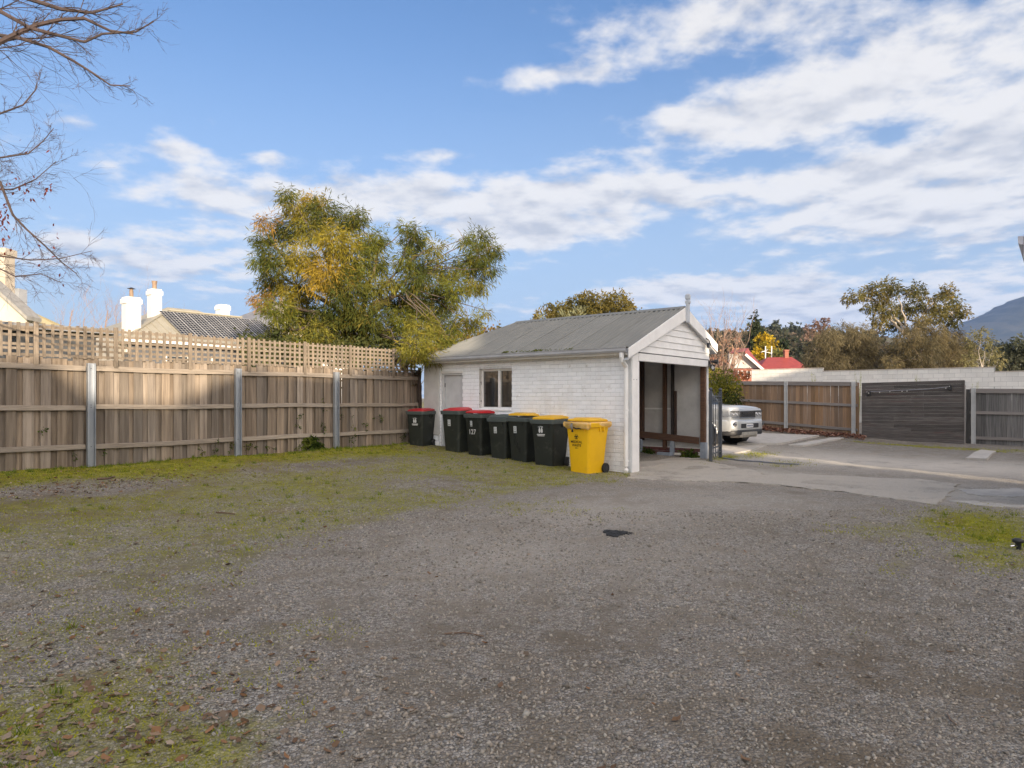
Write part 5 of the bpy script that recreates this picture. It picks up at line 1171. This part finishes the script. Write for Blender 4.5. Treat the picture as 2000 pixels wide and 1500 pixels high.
def crown(name, C, rad, per, leaf, cols, parent, seed, droop=.5, shell=.55, flat=(1, 1, 1), spray=6, spread=.09, jitter=.25, clump=.6):
    """C (m,3) clump centres, rad (m,) radii; leaves in small sprays on and inside each clump.
    leaf = (length, width); cols: list of (rgb, weight)"""
    rng = np.random.default_rng(seed); Vs, Ts = [], []
    cc = np.array([c for c, w in cols]); cw = np.array([w for c, w in cols], float); cw /= cw.sum()
    for ci in range(len(C)):
        ns = max(3, int(per*(rad[ci]**2)))
        d = rand_unit(ns, rng); rr = rad[ci]*(shell+(1-shell)*rng.random(ns))*(.75+.5*rng.random(ns))
        hub = C[ci]+d*rr[:, None]*np.array(flat)
        base = cc[rng.choice(len(cc), p=cw)]
        sp_c = base[None]*clump+cc[rng.choice(len(cc), size=ns, p=cw)]*(1-clump)
        sp_c = sp_c*(.60+.75*rng.random((ns, 1)))
        out = nrm(d+np.array([0, 0, -droop])+.5*rng.normal(size=(ns, 3)))
        H = np.repeat(hub, spray, 0); O = np.repeat(out, spray, 0); n = len(H)
        P = H+O*(rng.random((n, 1))*spread*2.2)+rng.normal(size=(n, 3))*spread*.5
        D = nrm(O+.55*rng.normal(size=(n, 3))+np.array([0, 0, -droop*.6]))
        Lg = leaf[0]*(.6+.8*rng.random(n)); Wd = leaf[1]*(.6+.8*rng.random(n))*.5
        col = np.repeat(sp_c, spray, 0)*(1-jitter/2+jitter*rng.random((n, 1)))
        v, t = leaf_quads(P, D, Lg, Wd, col, rng); Vs.append(v); Ts.append(t)
    V = np.concatenate(Vs); T = np.concatenate(Ts); Fc = np.arange(len(V)).reshape(-1, 4)
    return link(name, quads_mesh(name, V, Fc, LEAF, T), parent)
def wpath(a, b, rng, wob=.06, n=6, sag=0.):
    a, b = Vector(a), Vector(b); l = (b-a).length; out = []
    for k in range(n+1):
        f = k/n; p = a.lerp(b, f); w = wob*l*math.sin(math.pi*f)
        out.append(p+Vector((rng.uniform(-w, w), rng.uniform(-w, w), rng.uniform(-w, w)*.6+sag*l*math.sin(math.pi*f))))
    return out
def limbs(mb, base, C, r0, rng, fork_h=.35, trunk_top=None, nmain=6):
    """trunk, main limbs and a thin limb to each clump"""
    base = Vector(base); C = [Vector(c) for c in C]; cen = sum(C, Vector())/len(C)
    top = Vector(trunk_top) if trunk_top else base.lerp(cen, fork_h)
    mb.tube(wpath(base, top, rng, .04, 5), [r0*(1-.08*k) for k in range(6)], 8)
    order = C[:]; rng.shuffle(order); mains = order[:nmain]; joints = []
    for m in mains:
        tip = top.lerp(m, .8); pth = wpath(top, tip, rng, .07, 6, .05); joints += pth[2:]
        mb.tube(pth, [r0*(.50-.06*k) for k in range(7)], 6)
    for c in C:
        j = min(joints, key=lambda q: (q-c).length+.3*max(0, q.z-c.z)) if joints else top
        pth = wpath(j, c, rng, .08, 4, .04); mb.tube(pth, [r0*.13*(1-.18*k) for k in range(5)], 4, cap=False)
        for _ in range(3):
            q = c+Vector((rng.uniform(-1, 1), rng.uniform(-1, 1), rng.uniform(-.6, .9)))*.35; mb.tube([c, c.lerp(q, .5)+Vector((0, 0, .03)), q], [r0*.05, r0*.035, r0*.015], 3, cap=False)
def tree(name, label, lobes, Y, dy, per, leaf, cols, seed, bark=BARK, r0=.14, base_px=None, cat='tree', group=None, nmain=6, trunk_top=None, ground=None, **kw):
    rng = random.Random(seed); C, rad = [], []
    for L_ in lobes:
        px, py, r = L_[:3]; Yc = (L_[3] if len(L_) > 3 else Y)+rng.uniform(-dy, dy); C.append(tuple(at(px, py, Yc))); rad.append(r/F*Yc)
    bx = base_px if base_px is not None else sum(l[0] for l in lobes)/len(lobes)
    b = at(bx, 900, Y); gz_ = ground if ground is not None else hf(b.x, b.y)
    e = empty(name, (b.x, b.y, gz_)); tag(e, label, cat, group)
    org = np.array([b.x, b.y, gz_]); C = np.array(C)-org
    mb = MB(); limbs(mb, (0, 0, -.1), [tuple(c) for c in C], r0, rng, nmain=nmain, trunk_top=(Vector(at(*trunk_top, Y))-Vector(org)) if trunk_top else None); mb.build('trunk', bark, e, smooth=True)
    crown('crown', C, np.array(rad), per, leaf, cols, e, seed, **kw)
    return e

BIG = [(559,376,16),(614,390,20),(576,402,32),(632,413,34),(517,432,16),(513,464,26),(564,448,36),(607,444,40),(682,428,32),(699,418,15),(657,470,46),(719,470,36),(744,463,17),
 (533,501,31),(509,512,20),(589,503,42),(688,514,46),(641,538,50),(734,514,30),(533,540,27),(525,560,22),(579,565,42),(675,563,46),(734,557,36),(512,586,22),(542,605,32),(595,613,46),(657,619,50),(719,613,46),
 (548,646,32),(610,655,38),(675,658,38),(737,652,42),(793,444,16),(812,453,20),(806,478,28),(790,506,24),(849,484,19),(827,516,30),(812,546,36),(874,528,26),(905,466,15),(936,466,25),(960,487,20),(936,503,32),(911,516,26),(955,524,18),
 (930,553,26),(889,559,30),(858,565,30),(812,584,36),(768,548,16),(775,590,31),(874,590,26),(843,609,36),(787,621,36),(827,640,36,19),(781,658,34),(874,640,32,18.6),(917,627,26),(948,606,11),
 (812,675,32,18),(852,675,32,17.6),(884,676,22,17.5),(843,694,17,17.3),(815,692,15,17.4),(700,672,26),(640,672,24),(575,668,22),(870,662,26,18)]
BIGC = [((.22,.205,.04),6),((.145,.16,.032),7),((.33,.265,.04),3),((.42,.28,.045),1.6),((.36,.19,.06),.5),((.07,.088,.026),7)]
tree('feathery_tree', 'large feathery tree turning yellow and orange behind the lattice fence', BIG, 20.8, 1.3, 800, (.18, .021), BIGC, 21, r0=.20, base_px=705, nmain=11, trunk_top=(705, 640), spray=7, spread=.10, droop=.75, shell=.2, flat=(.88, .8, .72), clump=.68)

# pinkish leafless shrub and orange bush glimpsed behind it
def bare(name, label, roots, rng, m, parent_empty=None, levels=4, cat='tree', base=None, ratio=.72, spread=.6, up=.15, n0=3, sides=3, group=None):
    """roots: list of (polyline, r0); twigs fork off each polyline, then off the twigs"""
    e = empty(name, base); tag(e, label, cat, group); B = Vector(base); mb = MB(); ends = []
    def grow(p, d, l, r, lev):
        n = 4; pts = [p]; dd = d.copy()
        for k in range(n):
            dd = (dd+Vector((rng.gauss(0, .16), rng.gauss(0, .16), rng.gauss(0, .13)+up*.25))).normalized(); pts.append(pts[-1]+dd*l/n)
        mb.tube([q-B for q in pts], [r*(1-.17*k) for k in range(n+1)], sides, cap=False); ends.append(pts[-1])
        if lev <= 0: return
        for k in range(rng.choice((2, 3, 3))):
            j = rng.choice((1, 2, 3, 4)); ax = Vector((rng.gauss(0, 1), rng.gauss(0, 1), rng.gauss(0, 1))); side = (dd.cross(ax)).normalized()
            nd = (dd+side*rng.uniform(.4, 1)*spread+Vector((0, 0, up))).normalized(); grow(pts[j], nd, l*ratio*rng.uniform(.7, 1.15), max(r*.46, .0011*(1+p.y*.06)), lev-1)
    for pts, r0 in roots:
        P = [Vector(q) for q in pts]; n = len(P)
        mb.tube([q-B for q in P], [r0*(1-.75*k/(n-1)) for k in range(n)], 6)
        for k in range(1, n):
            seg = P[k]-P[k-1]; d = seg.normalized()
            for _ in range(n0):
                f = rng.random(); ax = Vector((rng.gauss(0, 1), rng.gauss(0, 1), rng.gauss(0, 1))); side = d.cross(ax).normalized()
                grow(P[k-1].lerp(P[k], f), (d+side*rng.uniform(.5, 1.1)*spread+Vector((0, 0, up))).normalized(), seg.length*rng.uniform(.5, 1.0), r0*.35*(1-.6*k/n), levels-1)
    mb.build('branches', m, e); return e, ends
def rootp(px, py, Y): p = at(px, py, Y); return Vector((p.x, p.y, hf(p.x, p.y)))

# leafless tree reaching in from the left edge
YB = 8.2
def bp(*pts): return [tuple(at(px, py, YB+dy)) for px, py, dy in pts]
rt_ = random.Random(4)
base = Vector((-8.1, 8.6, hf(-8.1, 8.6)))
trunk = [tuple(base+Vector((0, 0, z))) for z in (-.1, 1.2, 2.6, 4.2, 5.8, 7.2)]
roots = [(trunk, .16),
 (bp((-330, 250, .4), (-150, 120, .3), (0, 82, 0), (45, 60, 0), (75, 48, 0), (120, 38, 0), (165, 36, 0), (215, 60, .2), (260, 66, .3)), .042),
 (bp((-330, 120, .4), (-120, 20, .2), (0, 22, 0), (60, 55, 0), (110, 68, 0), (165, 82, 0), (200, 66, .1), (265, 62, .2), (300, 42, .2)), .030),
 (bp((-200, 60, .2), (-60, 60, .2), (40, 75, 0), (95, 92, 0), (145, 120, .1), (185, 145, .2), (215, 166, .3), (255, 168, .4)), .026),
 (bp((-200, -60, .2), (0, -20, .2), (120, 18, 0), (180, 25, .1), (240, 8, .2)), .035),
 (bp((-260, 300, 0), (-60, 330, 0), (0, 355, 0), (25, 420, 0), (52, 448, .1), (90, 482, .1), (118, 510, .2), (150, 535, .2)), .022),
 (bp((-200, 380, .2), (-30, 370, .2), (25, 370, .1), (70, 350, 0), (110, 315, 0)), .015),
 (bp((-200, 250, 0), (-40, 300, 0), (0, 308, 0), (55, 300, 0), (85, 275, 0), (105, 250, 0)), .015),
 (bp((-200, 160, 0), (-40, 200, 0), (0, 222, 0), (45, 205, 0), (70, 175, 0), (78, 140, 0)), .017),
 (bp((-150, 500, .2), (-20, 515, .2), (30, 540, .1), (80, 535, .1), (120, 552, .1)), .014),
 (bp((-100, 430, .2), (0, 500, .1), (60, 508, .1), (118, 505, .1), (180, 490, .1)), .012)]
tree_e, ends = bare('leafless_tree', 'bare branches of a leafless tree reaching in at the upper left', roots, rt_, TWIG, levels=4, base=base, ratio=.66, spread=.75, up=.02, n0=3)
dl = random.Random(8); Pd = []
for _ in range(60): Pd.append(at(dl.gauss(4, 9), dl.gauss(425, 38), YB+dl.uniform(-.3, .3)))
for _ in range(34): Pd.append(at(dl.uniform(0, 130), dl.uniform(260, 555), YB+dl.uniform(-.2, .2)))
for _ in range(16): Pd.append(at(dl.uniform(20, 105), dl.gauss(376, 8), YB))
Pd = np.array([tuple(p-base) for p in Pd]); rg_ = np.random.default_rng(3); n = len(Pd)
V, T = leaf_quads(Pd, nrm(rg_.normal(size=(n, 3))*.5+np.array([0, 0, -1.])), .055*(.7+.6*rg_.random(n)), .012*(.7+.6*rg_.random(n)), np.array([.15, .045, .035])[None]*(.6+.8*rg_.random((n, 1))), rg_)
link('dead_leaves', quads_mesh('dead_leaves', V, np.arange(len(V)).reshape(-1, 4), LEAF, T), tree_e)

# dark hedge in the neighbour's garden, seen through the lattice
tree('garden_hedge', 'dark green hedge behind the lattice below the feathery tree', [(480+24*k, 668-(k % 3)*4+k*1.6, 17) for k in range(13)]+[(490+24*k, 690+k, 17) for k in range(13)], 19.6, .25, 500, (.12, .06), [((.07,.085,.03),4),((.10,.11,.04),3),((.15,.13,.05),1)], 26, r0=.06, cat='hedge', shell=.4)
# trees behind the shed
OL = [((.19,.155,.045),4),((.13,.115,.04),4),((.25,.19,.05),3),((.08,.085,.035),3)]
tree('olive_tree', 'dense golden olive tree with rounded lobes rising behind the shed ridge', [(1062,622,18),(1085,612,20),(1095,628,22),(1128,600,22),(1150,590,20),(1170,596,22),(1140,615,26),(1165,625,28),(1205,595,24),(1222,608,20),(1195,618,26),(1230,622,18),(1115,622,20),(1185,640,30),(1130,640,30),(1080,640,22)], 42, 1.0, 420, (.14, .085), OL, 31, r0=.25, nmain=6, shell=.6, droop=.1, spray=6, spread=.10)
tree('silver_shrub', 'thin silvery shrub between the olive tree and the shed ridge', [(1105,622,9),(1120,618,9),(1132,612,10),(1060,632,8)], 30, .4, 240, (.22, .035), [((.30,.30,.17),3),((.22,.23,.13),2)], 32, r0=.06, droop=-.6, shell=.2, cat='shrub')
tree('orange_bush', 'orange brown bush low behind the rear hip of the shed roof', [(958,655,16),(978,650,14),(940,662,16),(990,655,10),(905,650,16),(925,655,16)], 27, .5, 330, (.14, .07), [((.28,.15,.05),3),((.2,.13,.05),3),((.16,.14,.04),2)], 33, r0=.07, cat='bush')
p0 = rootp(690, 660, 24)
bare('pink_twig_shrub', 'pinkish leafless shrub showing through the yellowing tree', [([tuple(p0), tuple(at(690, 700, 24)), tuple(at(690, 630, 24)), tuple(at(700, 560, 24))], .08), ([tuple(p0+Vector((2, 0, 0))), tuple(at(790, 690, 24)), tuple(at(800, 600, 24))], .07), ([tuple(p0+Vector((4, 0, 0))), tuple(at(880, 690, 24)), tuple(at(885, 625, 24))], .07)], random.Random(9), TWIG_PINK, base=p0, levels=4, spread=.9, up=.2, n0=4, cat='shrub')
# leafless tree and yellow shrub right of the shed
p0 = rootp(1405, 700, 30)
bare('bare_tree', 'leafless pale twiggy tree behind the shed gable', [([tuple(p0), tuple(at(1400, 745, 30)), tuple(at(1398, 705, 30)), tuple(at(1392, 665, 30))], .10), ([tuple(p0+Vector((.4, .3, 0))), tuple(at(1425, 735, 30)), tuple(at(1432, 702, 30)), tuple(at(1440, 668, 30))], .09), ([tuple(p0+Vector((-.4, .2, 0))), tuple(at(1408, 720, 30)), tuple(at(1412, 690, 30)), tuple(at(1415, 655, 30))], .08)], random.Random(10), TWIG_PINK, base=p0, levels=4, spread=.8, up=.3, n0=4)
tree('pink_leaf_shrub', 'shrub with sparse pinkish leaves left of the red roof', [(1400,690,22),(1425,700,20),(1410,660,18),(1395,715,20),(1440,690,16),(1430,660,14),(1415,735,22)], 29, .6, 90, (.13, .06), [((.42,.25,.17),3),((.34,.17,.12),3),((.46,.34,.22),2)], 41, r0=.06, cat='shrub', shell=.2, spray=3)
tree('yellow_shrub', 'yellow green leafy shrub behind the steel gate', [(1398,745,18),(1412,738,18),(1428,750,16),(1395,765,18),(1420,770,18),(1405,785,16),(1390,730,12),(1432,765,12)], 26.4, .5, 560, (.11, .055), [((.40,.36,.05),4),((.26,.25,.04),4),((.12,.14,.03),3),((.48,.40,.07),2)], 42, r0=.06, cat='shrub', shell=.35, spray=5)
tree('dark_shrub', 'dark green leafy shrub against the pine fence behind the car', [(1432,785,16),(1418,795,14),(1442,775,10),(1425,775,14)], 26.0, .3, 560, (.11, .055), [((.06,.08,.025),4),((.10,.11,.03),3)], 43, r0=.05, cat='shrub', shell=.35, spray=5)
tree('autumn_hedge', 'low orange red hedge in front of the red roofed house', [(1440,732,7),(1450,732,7),(1460,732,7)], 55, .5, 260, (.2, .1), [((.42,.16,.07),3),((.34,.12,.06),2)], 44, r0=.06, cat='hedge', shell=.3)
# casuarinas: two big mounds and one behind
CAS = [((.19,.155,.085),5),((.225,.185,.10),4),((.13,.115,.07),5),((.25,.185,.085),.7)]
CW = dict(shell=.72, droop=1.0, spray=8, spread=.11, clump=.66, flat=(.86, .86, .84))
tree('weeping_mound_tree', 'broad drooping brown olive tree above the block wall, the nearer to the red roof', [(1588,700,18),(1596,680,22),(1618,662,26),(1648,653,27),(1676,654,26),(1696,668,22),(1708,692,18),(1606,704,26),(1640,690,34),(1678,690,34),(1660,708,34),(1708,712,22),(1586,714,16),(1630,714,28)], 47, 1.6, 300, (.27, .026), [((.19,.16,.095),5),((.235,.195,.11),4),((.13,.112,.072),4)], 51, r0=.3, **CW)
tree('weeping_mound_tree', 'broad drooping golden brown tree above the block wall, beneath the tall gum', [(1756,680,20),(1772,660,24),(1797,648,27),(1824,656,27),(1846,672,25),(1860,696,21),(1765,694,30),(1800,688,36),(1835,700,30),(1785,714,30),(1742,708,18),(1852,714,19),(1815,670,30)], 45, 1.6, 300, (.27, .026), CAS+[((.25,.175,.08),1)], 52, r0=.3, **CW)
tree('weeping_mound_tree', 'smaller drooping tree half hidden behind the two broad ones', [(1865,660,20),(1880,672,20),(1890,690,22),(1868,690,24),(1885,712,22)], 52, 1.2, 240, (.27, .026), CAS+[((.08,.07,.045),4)], 53, r0=.2, **CW)
GUM = [((.19,.17,.06),4),((.13,.125,.05),4),((.27,.21,.07),3),((.08,.085,.04),3)]
tree('gum_tree', 'tall spreading gum tree with open crown rising above the drooping trees', [(1660,585,11),(1675,578,12),(1695,572,14),(1715,562,14),(1735,555,14),(1750,566,15),(1722,585,16),(1700,600,14),(1735,605,18),(1765,610,20),(1745,630,18),(1780,572,12),(1792,562,11),(1800,575,11),(1790,595,14),(1815,600,16),(1835,575,12),(1852,568,13),(1860,582,12),(1840,600,15),(1830,620,16),(1858,610,15),(1875,600,12),(1888,612,9),(1868,625,13),(1845,635,12),(1715,625,14),(1800,625,14)], 50, 1.2, 260, (.22, .07), GUM, 54, bark=BARK_PALE, r0=.22, base_px=1775, nmain=9, trunk_top=(1775, 660), shell=.3, droop=.6, spray=6, spread=.11)
tree('small_gum', 'young pale gum tree above the step in the block wall', [(1915,648,12),(1900,665,16),(1925,665,15),(1940,680,14),(1905,690,18),(1930,700,18),(1890,705,14),(1950,705,12)], 44, .8, 150, (.19, .06), [((.25,.23,.11),4),((.18,.17,.08),4),((.33,.29,.14),2)], 55, bark=BARK_PALE, r0=.10, base_px=1913, shell=.3, droop=.5)
tree('grey_bush', 'dark grey green bush at the right end above the block wall', [(1960,690,18),(1985,680,20),(2005,690,22),(1970,708,20),(1995,712,24),(2000,668,12),(2030,690,30),(1940,715,12)], 45, .8, 260, (.18, .09), [((.085,.095,.065),4),((.13,.135,.09),3),((.06,.07,.05),3)], 56, r0=.14, shell=.5, cat='bush')
# trees on and before the hillside
def far_tree(name, label, lobes, Y, per, leaf, cols, seed, r0=.3, **kw): return tree(name, label, lobes, Y, Y*.012, per, leaf, cols, seed, r0=r0, nmain=4, **kw)
DG = [((.045,.06,.03),4),((.07,.085,.04),3),((.035,.045,.028),2)]
far_tree('conifer', 'tall dark pointed conifer standing on the skyline', [(1474,608,2),(1474,616,4),(1475,625,6),(1474,635,8),(1475,645,10),(1476,655,12),(1480,648,10),(1483,660,13),(1474,668,14),(1486,675,14)], 120, 60, (.6, .28), DG, 61, ground=3, shell=.3, droop=.4)
far_tree('conifer', 'short dark conifer beside the yellow tree', [(1530,660,3),(1530,668,6),(1529,677,8),(1531,684,8)], 105, 70, (.5, .25), DG, 62, ground=3, shell=.4)
far_tree('yellow_tree', 'bright yellow autumn tree behind the red roof', [(1485,662,8),(1497,660,9),(1507,668,9),(1485,676,11),(1500,680,12),(1512,684,9),(1480,690,10),(1497,694,10)], 100, 80, (.36, .24), [((.55,.38,.03),5),((.44,.31,.035),4),((.30,.25,.04),2)], 63, ground=3, shell=.4)
far_tree('green_tree', 'dull green round tree low behind the red roof chimney', [(1512,694,10),(1525,690,10),(1520,700,10)], 95, 70, (.36, .22), [((.20,.20,.07),3),((.15,.15,.06),3)], 64, ground=3)
far_tree('russet_tree', 'russet leafless looking tree on the hill behind the drooping trees', [(1580,640,9),(1592,632,10),(1605,636,9),(1612,624,7),(1596,648,12),(1580,655,12),(1612,642,9)], 130, 26, (.5, .22), [((.25,.16,.12),4),((.30,.21,.16),3),((.19,.12,.10),2)], 65, ground=5, shell=.2)
for i, (px, py, lab) in enumerate(((1500, 648, 'grey green gum on the skyline just right of the pointed conifer'), (1522, 643, 'grey green gum in the middle of the hilltop row'), (1545, 645, 'grey green gum on the hilltop left of the russet tree'), (1566, 652, 'grey green gum on the hilltop touching the russet tree'))):
    rl_ = random.Random(70+i); far_tree('hill_gum', lab, [(px+rl_.uniform(-13, 13), py+rl_.uniform(-11, 14), rl_.uniform(4, 7)) for _ in range(11)]+[(px+rl_.uniform(-12, 12), py+18, 7) for _ in range(3)], 300, 11, (1.3, .6), [((.07,.08,.055),3),((.10,.11,.075),3),((.05,.06,.045),2)], 70+i, r0=.5, ground=20, group='gums along the hilltop', shell=.2)
rl_ = random.Random(90); C, rad = [], []
for _ in range(150):
    px = rl_.uniform(1340, 1720); t = rl_.random(); py = 664+26*t+rl_.uniform(-3, 3); Yc = 325-150*t
    C.append(tuple(at(px, py, Yc))); rad.append(rl_.uniform(3.0, 6.0))
wd = crown('woodland', np.array(C), np.array(rad), 5, (1.3, .7), [((.09,.09,.06),4),((.14,.12,.08),3),((.20,.15,.11),2),((.06,.07,.045),3)], None, 91, shell=.4); tag(wd, 'mixed brown and green woodland covering the hillside', 'woodland', kind='stuff')
rl_ = random.Random(95); C, rad = [], []
for _ in range(140):
    px = rl_.uniform(1840, 2200); t = rl_.random(); py = 655+55*t; Yc = 900-500*t; C.append(tuple(at(px, py+20, Yc))); rad.append(rl_.uniform(5, 10))
wd = crown('woodland', np.array(C), np.array(rad), 1.6, (2.6, 1.4), [((.07,.08,.06),4),((.10,.10,.07),3)], None, 96, shell=.4); tag(wd, 'distant woodland below the mountain at the right', 'woodland', kind='stuff')
# thin leafless trees beyond the left fence
for i, (px, lab) in enumerate(((135, 'faint leafless tree left of the white chimneys, further from them'), (205, 'faint leafless tree close left of the white chimneys'), (282, 'faint leafless tree between the two white chimneys'))):
    p0 = rootp(px, 700, 55); bare('bare_tree', lab, [([tuple(p0), tuple(at(px-4, 690, 55)), tuple(at(px, 640, 55)), tuple(at(px+6, 606, 55))], .09), ([tuple(p0+Vector((1, 0, 0))), tuple(at(px+22, 680, 55)), tuple(at(px+30, 622, 55))], .08)], random.Random(20+i), TWIG_PINK, base=p0, levels=4, spread=.85, up=.35, n0=3)

# creepers and weeds at the left fence
IVYC = [((.055,.09,.02),4),((.10,.14,.03),4),((.18,.20,.04),2)]
def ivy(name, label, spots, seed, leaf=(.05, .035), per=900, cat='creeper', cols=IVYC):
    rng = random.Random(seed); C, rad = [], []
    for (px, py, r) in spots:
        t = fence_t(px, .06); o = uv(FU+t, FV-.06); z = CAMZ-(py-HOR)/F*o.y; C.append((o.x, o.y-.03, z)); rad.append(r*.72/F*o.y)
    o = uv(FU+fence_t(spots[0][0]), FV-.07); e = empty(name, (o.x, o.y, hf(o.x, o.y))); tag(e, label, cat)
    C = np.array(C)-np.array([o.x, o.y, hf(o.x, o.y)]); mb = MB(); order = sorted([tuple(c) for c in C], key=lambda c: c[2])
    low = order[0][2] < .35; pts = ([Vector((order[0][0], order[0][1], -.02))] if low else [Vector(order[0])-Vector((.02, 0, .08))])+[Vector(c) for c in order]; mb.tube(wpath(pts[0], pts[1], rng, .1, 3) if len(pts) == 2 else pts, .0035, 4); mb.build('stem', TWIG, e)
    crown('leaves', C, np.array(rad), per*14, leaf, cols, e, seed, shell=.1, droop=.3, spray=3, spread=.02, flat=(1, .5, 1)); return e
ivy('ivy_bush', 'small dark green leafy bush at the fence foot left of the third steel post', [(603,862,9),(612,858,9),(620,866,8),(596,868,7),(610,870,9),(626,870,6)], 101, (.07, .05), 420, 'bush')
for i, (sp, lab) in enumerate((([(585,818,4),(588,808,4),(582,832,5)], 'creeper sprig on palings above the small leafy bush'), ([(632,782,4),(634,800,3),(632,832,6),(633,840,4)], 'creeper climbing the palings just left of the third steel post'), ([(668,815,4),(668,808,3)], 'tiny creeper sprig just right of the third steel post'), ([(692,836,5),(686,812,3)], 'creeper sprig low between third post and corner bin'), ([(715,828,6),(716,838,4)], 'bright creeper sprig midway between third post and corner bin'), ([(745,812,6),(748,822,5),(731,815,3)], 'creeper sprig on palings near the corner bin'), ([(687,860,5),(690,852,4)], 'weed tuft at the fence foot right of the third steel post'),
    ([(422,874,5),(424,864,4),(421,880,5)], 'creeper at the fence foot near a paling gap left of the second post'), ([(395,876,6),(397,884,6)], 'leafy weed at the fence foot further left of the second post'), ([(455,868,5),(452,878,4)], 'weed hard against the left side of the second steel post'), ([(486,872,8),(492,866,5)], 'leafy weed just right of the second steel post'), ([(503,876,5)], 'small weed further right of the second steel post'), ([(84,840,6),(86,838,4)], 'lone green creeper leaf cluster high on the leftmost palings'), ([(205,880,3),(206,885,3)], 'tiny weed right of the first steel post'), ([(338,893,4)], 'low weed at the fence foot midway between first and second posts'), ([(527,872,5),(535,876,4)], 'low weed at the fence foot between second post and leafy bush'), ([(585,870,5),(580,874,5)], 'low weed touching the left of the leafy bush'), ([(788,855,6),(790,848,4)], 'weed beside the corner bin'), ([(146,886,3),(150,892,3)], 'tiny weed left of the first steel post'))):
    ivy('creeper', lab, sp, 110+i, (.036, .026), 260, 'creeper')
ivy('vine', 'dry brown vine tangled over the lattice end beside the shed', [(800,705,9),(790,715,7),(812,700,8),(812,730,6),(775,700,6),(808,750,5)], 150, (.07, .03), 260, 'vine', [((.12,.08,.05),3),((.06,.05,.035),3),((.16,.14,.04),1)])
for i, (y0, y1, lab) in enumerate(((1.3, 3.4, 'moss along the lower edge of the shed roof above the window'),)):
    n = 260; yy = y0+(y1-y0)*NPR.random(n); yy = yy+0.25*np.sin(yy*7); xx = RE+.02+np.abs(NPR.normal(size=n))*.05; zz = APZ-PITCH*(APX-xx)+.02
    V, T = leaf_quads(np.stack([xx, yy, zz], -1), nrm(np.array([[-.3, 0, .6]])+.6*NPR.normal(size=(n, 3))), .03+.03*NPR.random(n), .012+.01*NPR.random(n), np.array([.17, .19, .05])[None]*(.6+.7*NPR.random((n, 1))), NPR)
    link('roof_moss', quads_mesh('roof_moss', V, np.arange(len(V)).reshape(-1, 4), LEAF, T), shed)['kind'] = 'stuff'
# weeds inside the bay
rb_ = np.random.default_rng(12)
o = uv(SU+3.55, SV0+.5); e = empty('bay_weed', (o.x, o.y, hf(o.x, o.y))); tag(e, 'green weeds growing at the foot of the shed bay wall', 'weed')
C = np.array([tuple(uv(SU+3.66, SV0+y, .14)-Vector((o.x, o.y, hf(o.x, o.y)))) for y in (.25, .38, .5, 1.45, 1.6)]); crown('leaves', C, np.array([.12, .10, .1, .12, .1]), 5000, (.06, .03), IVYC, e, 13, shell=.1, spray=3, spread=.02)

# ---------------------------------------------------------------- haze: the air between here and the mountain
def haze_box():
    m = bpy.data.materials.new('air'); m.use_nodes = True; m.node_tree.nodes.clear(); g = N(m.node_tree)
    v = g.n('ShaderNodeVolumePrincipled'); v.inputs['Color'].default_value = (.30, .50, 1.0, 1); v.inputs['Density'].default_value = HAZE; v.inputs['Anisotropy'].default_value = .0
    out = g.n('ShaderNodeOutputMaterial'); g.L.new(v.outputs[0], out.inputs['Volume'])
    b = MB().box(-2600, 7000, -1200, 6500, -8, 760); o = b.build('haze', m); tag(o, 'thin blue air haze towards the mountain', 'haze', kind='stuff')
HAZE = 0.9e-4
haze_box()
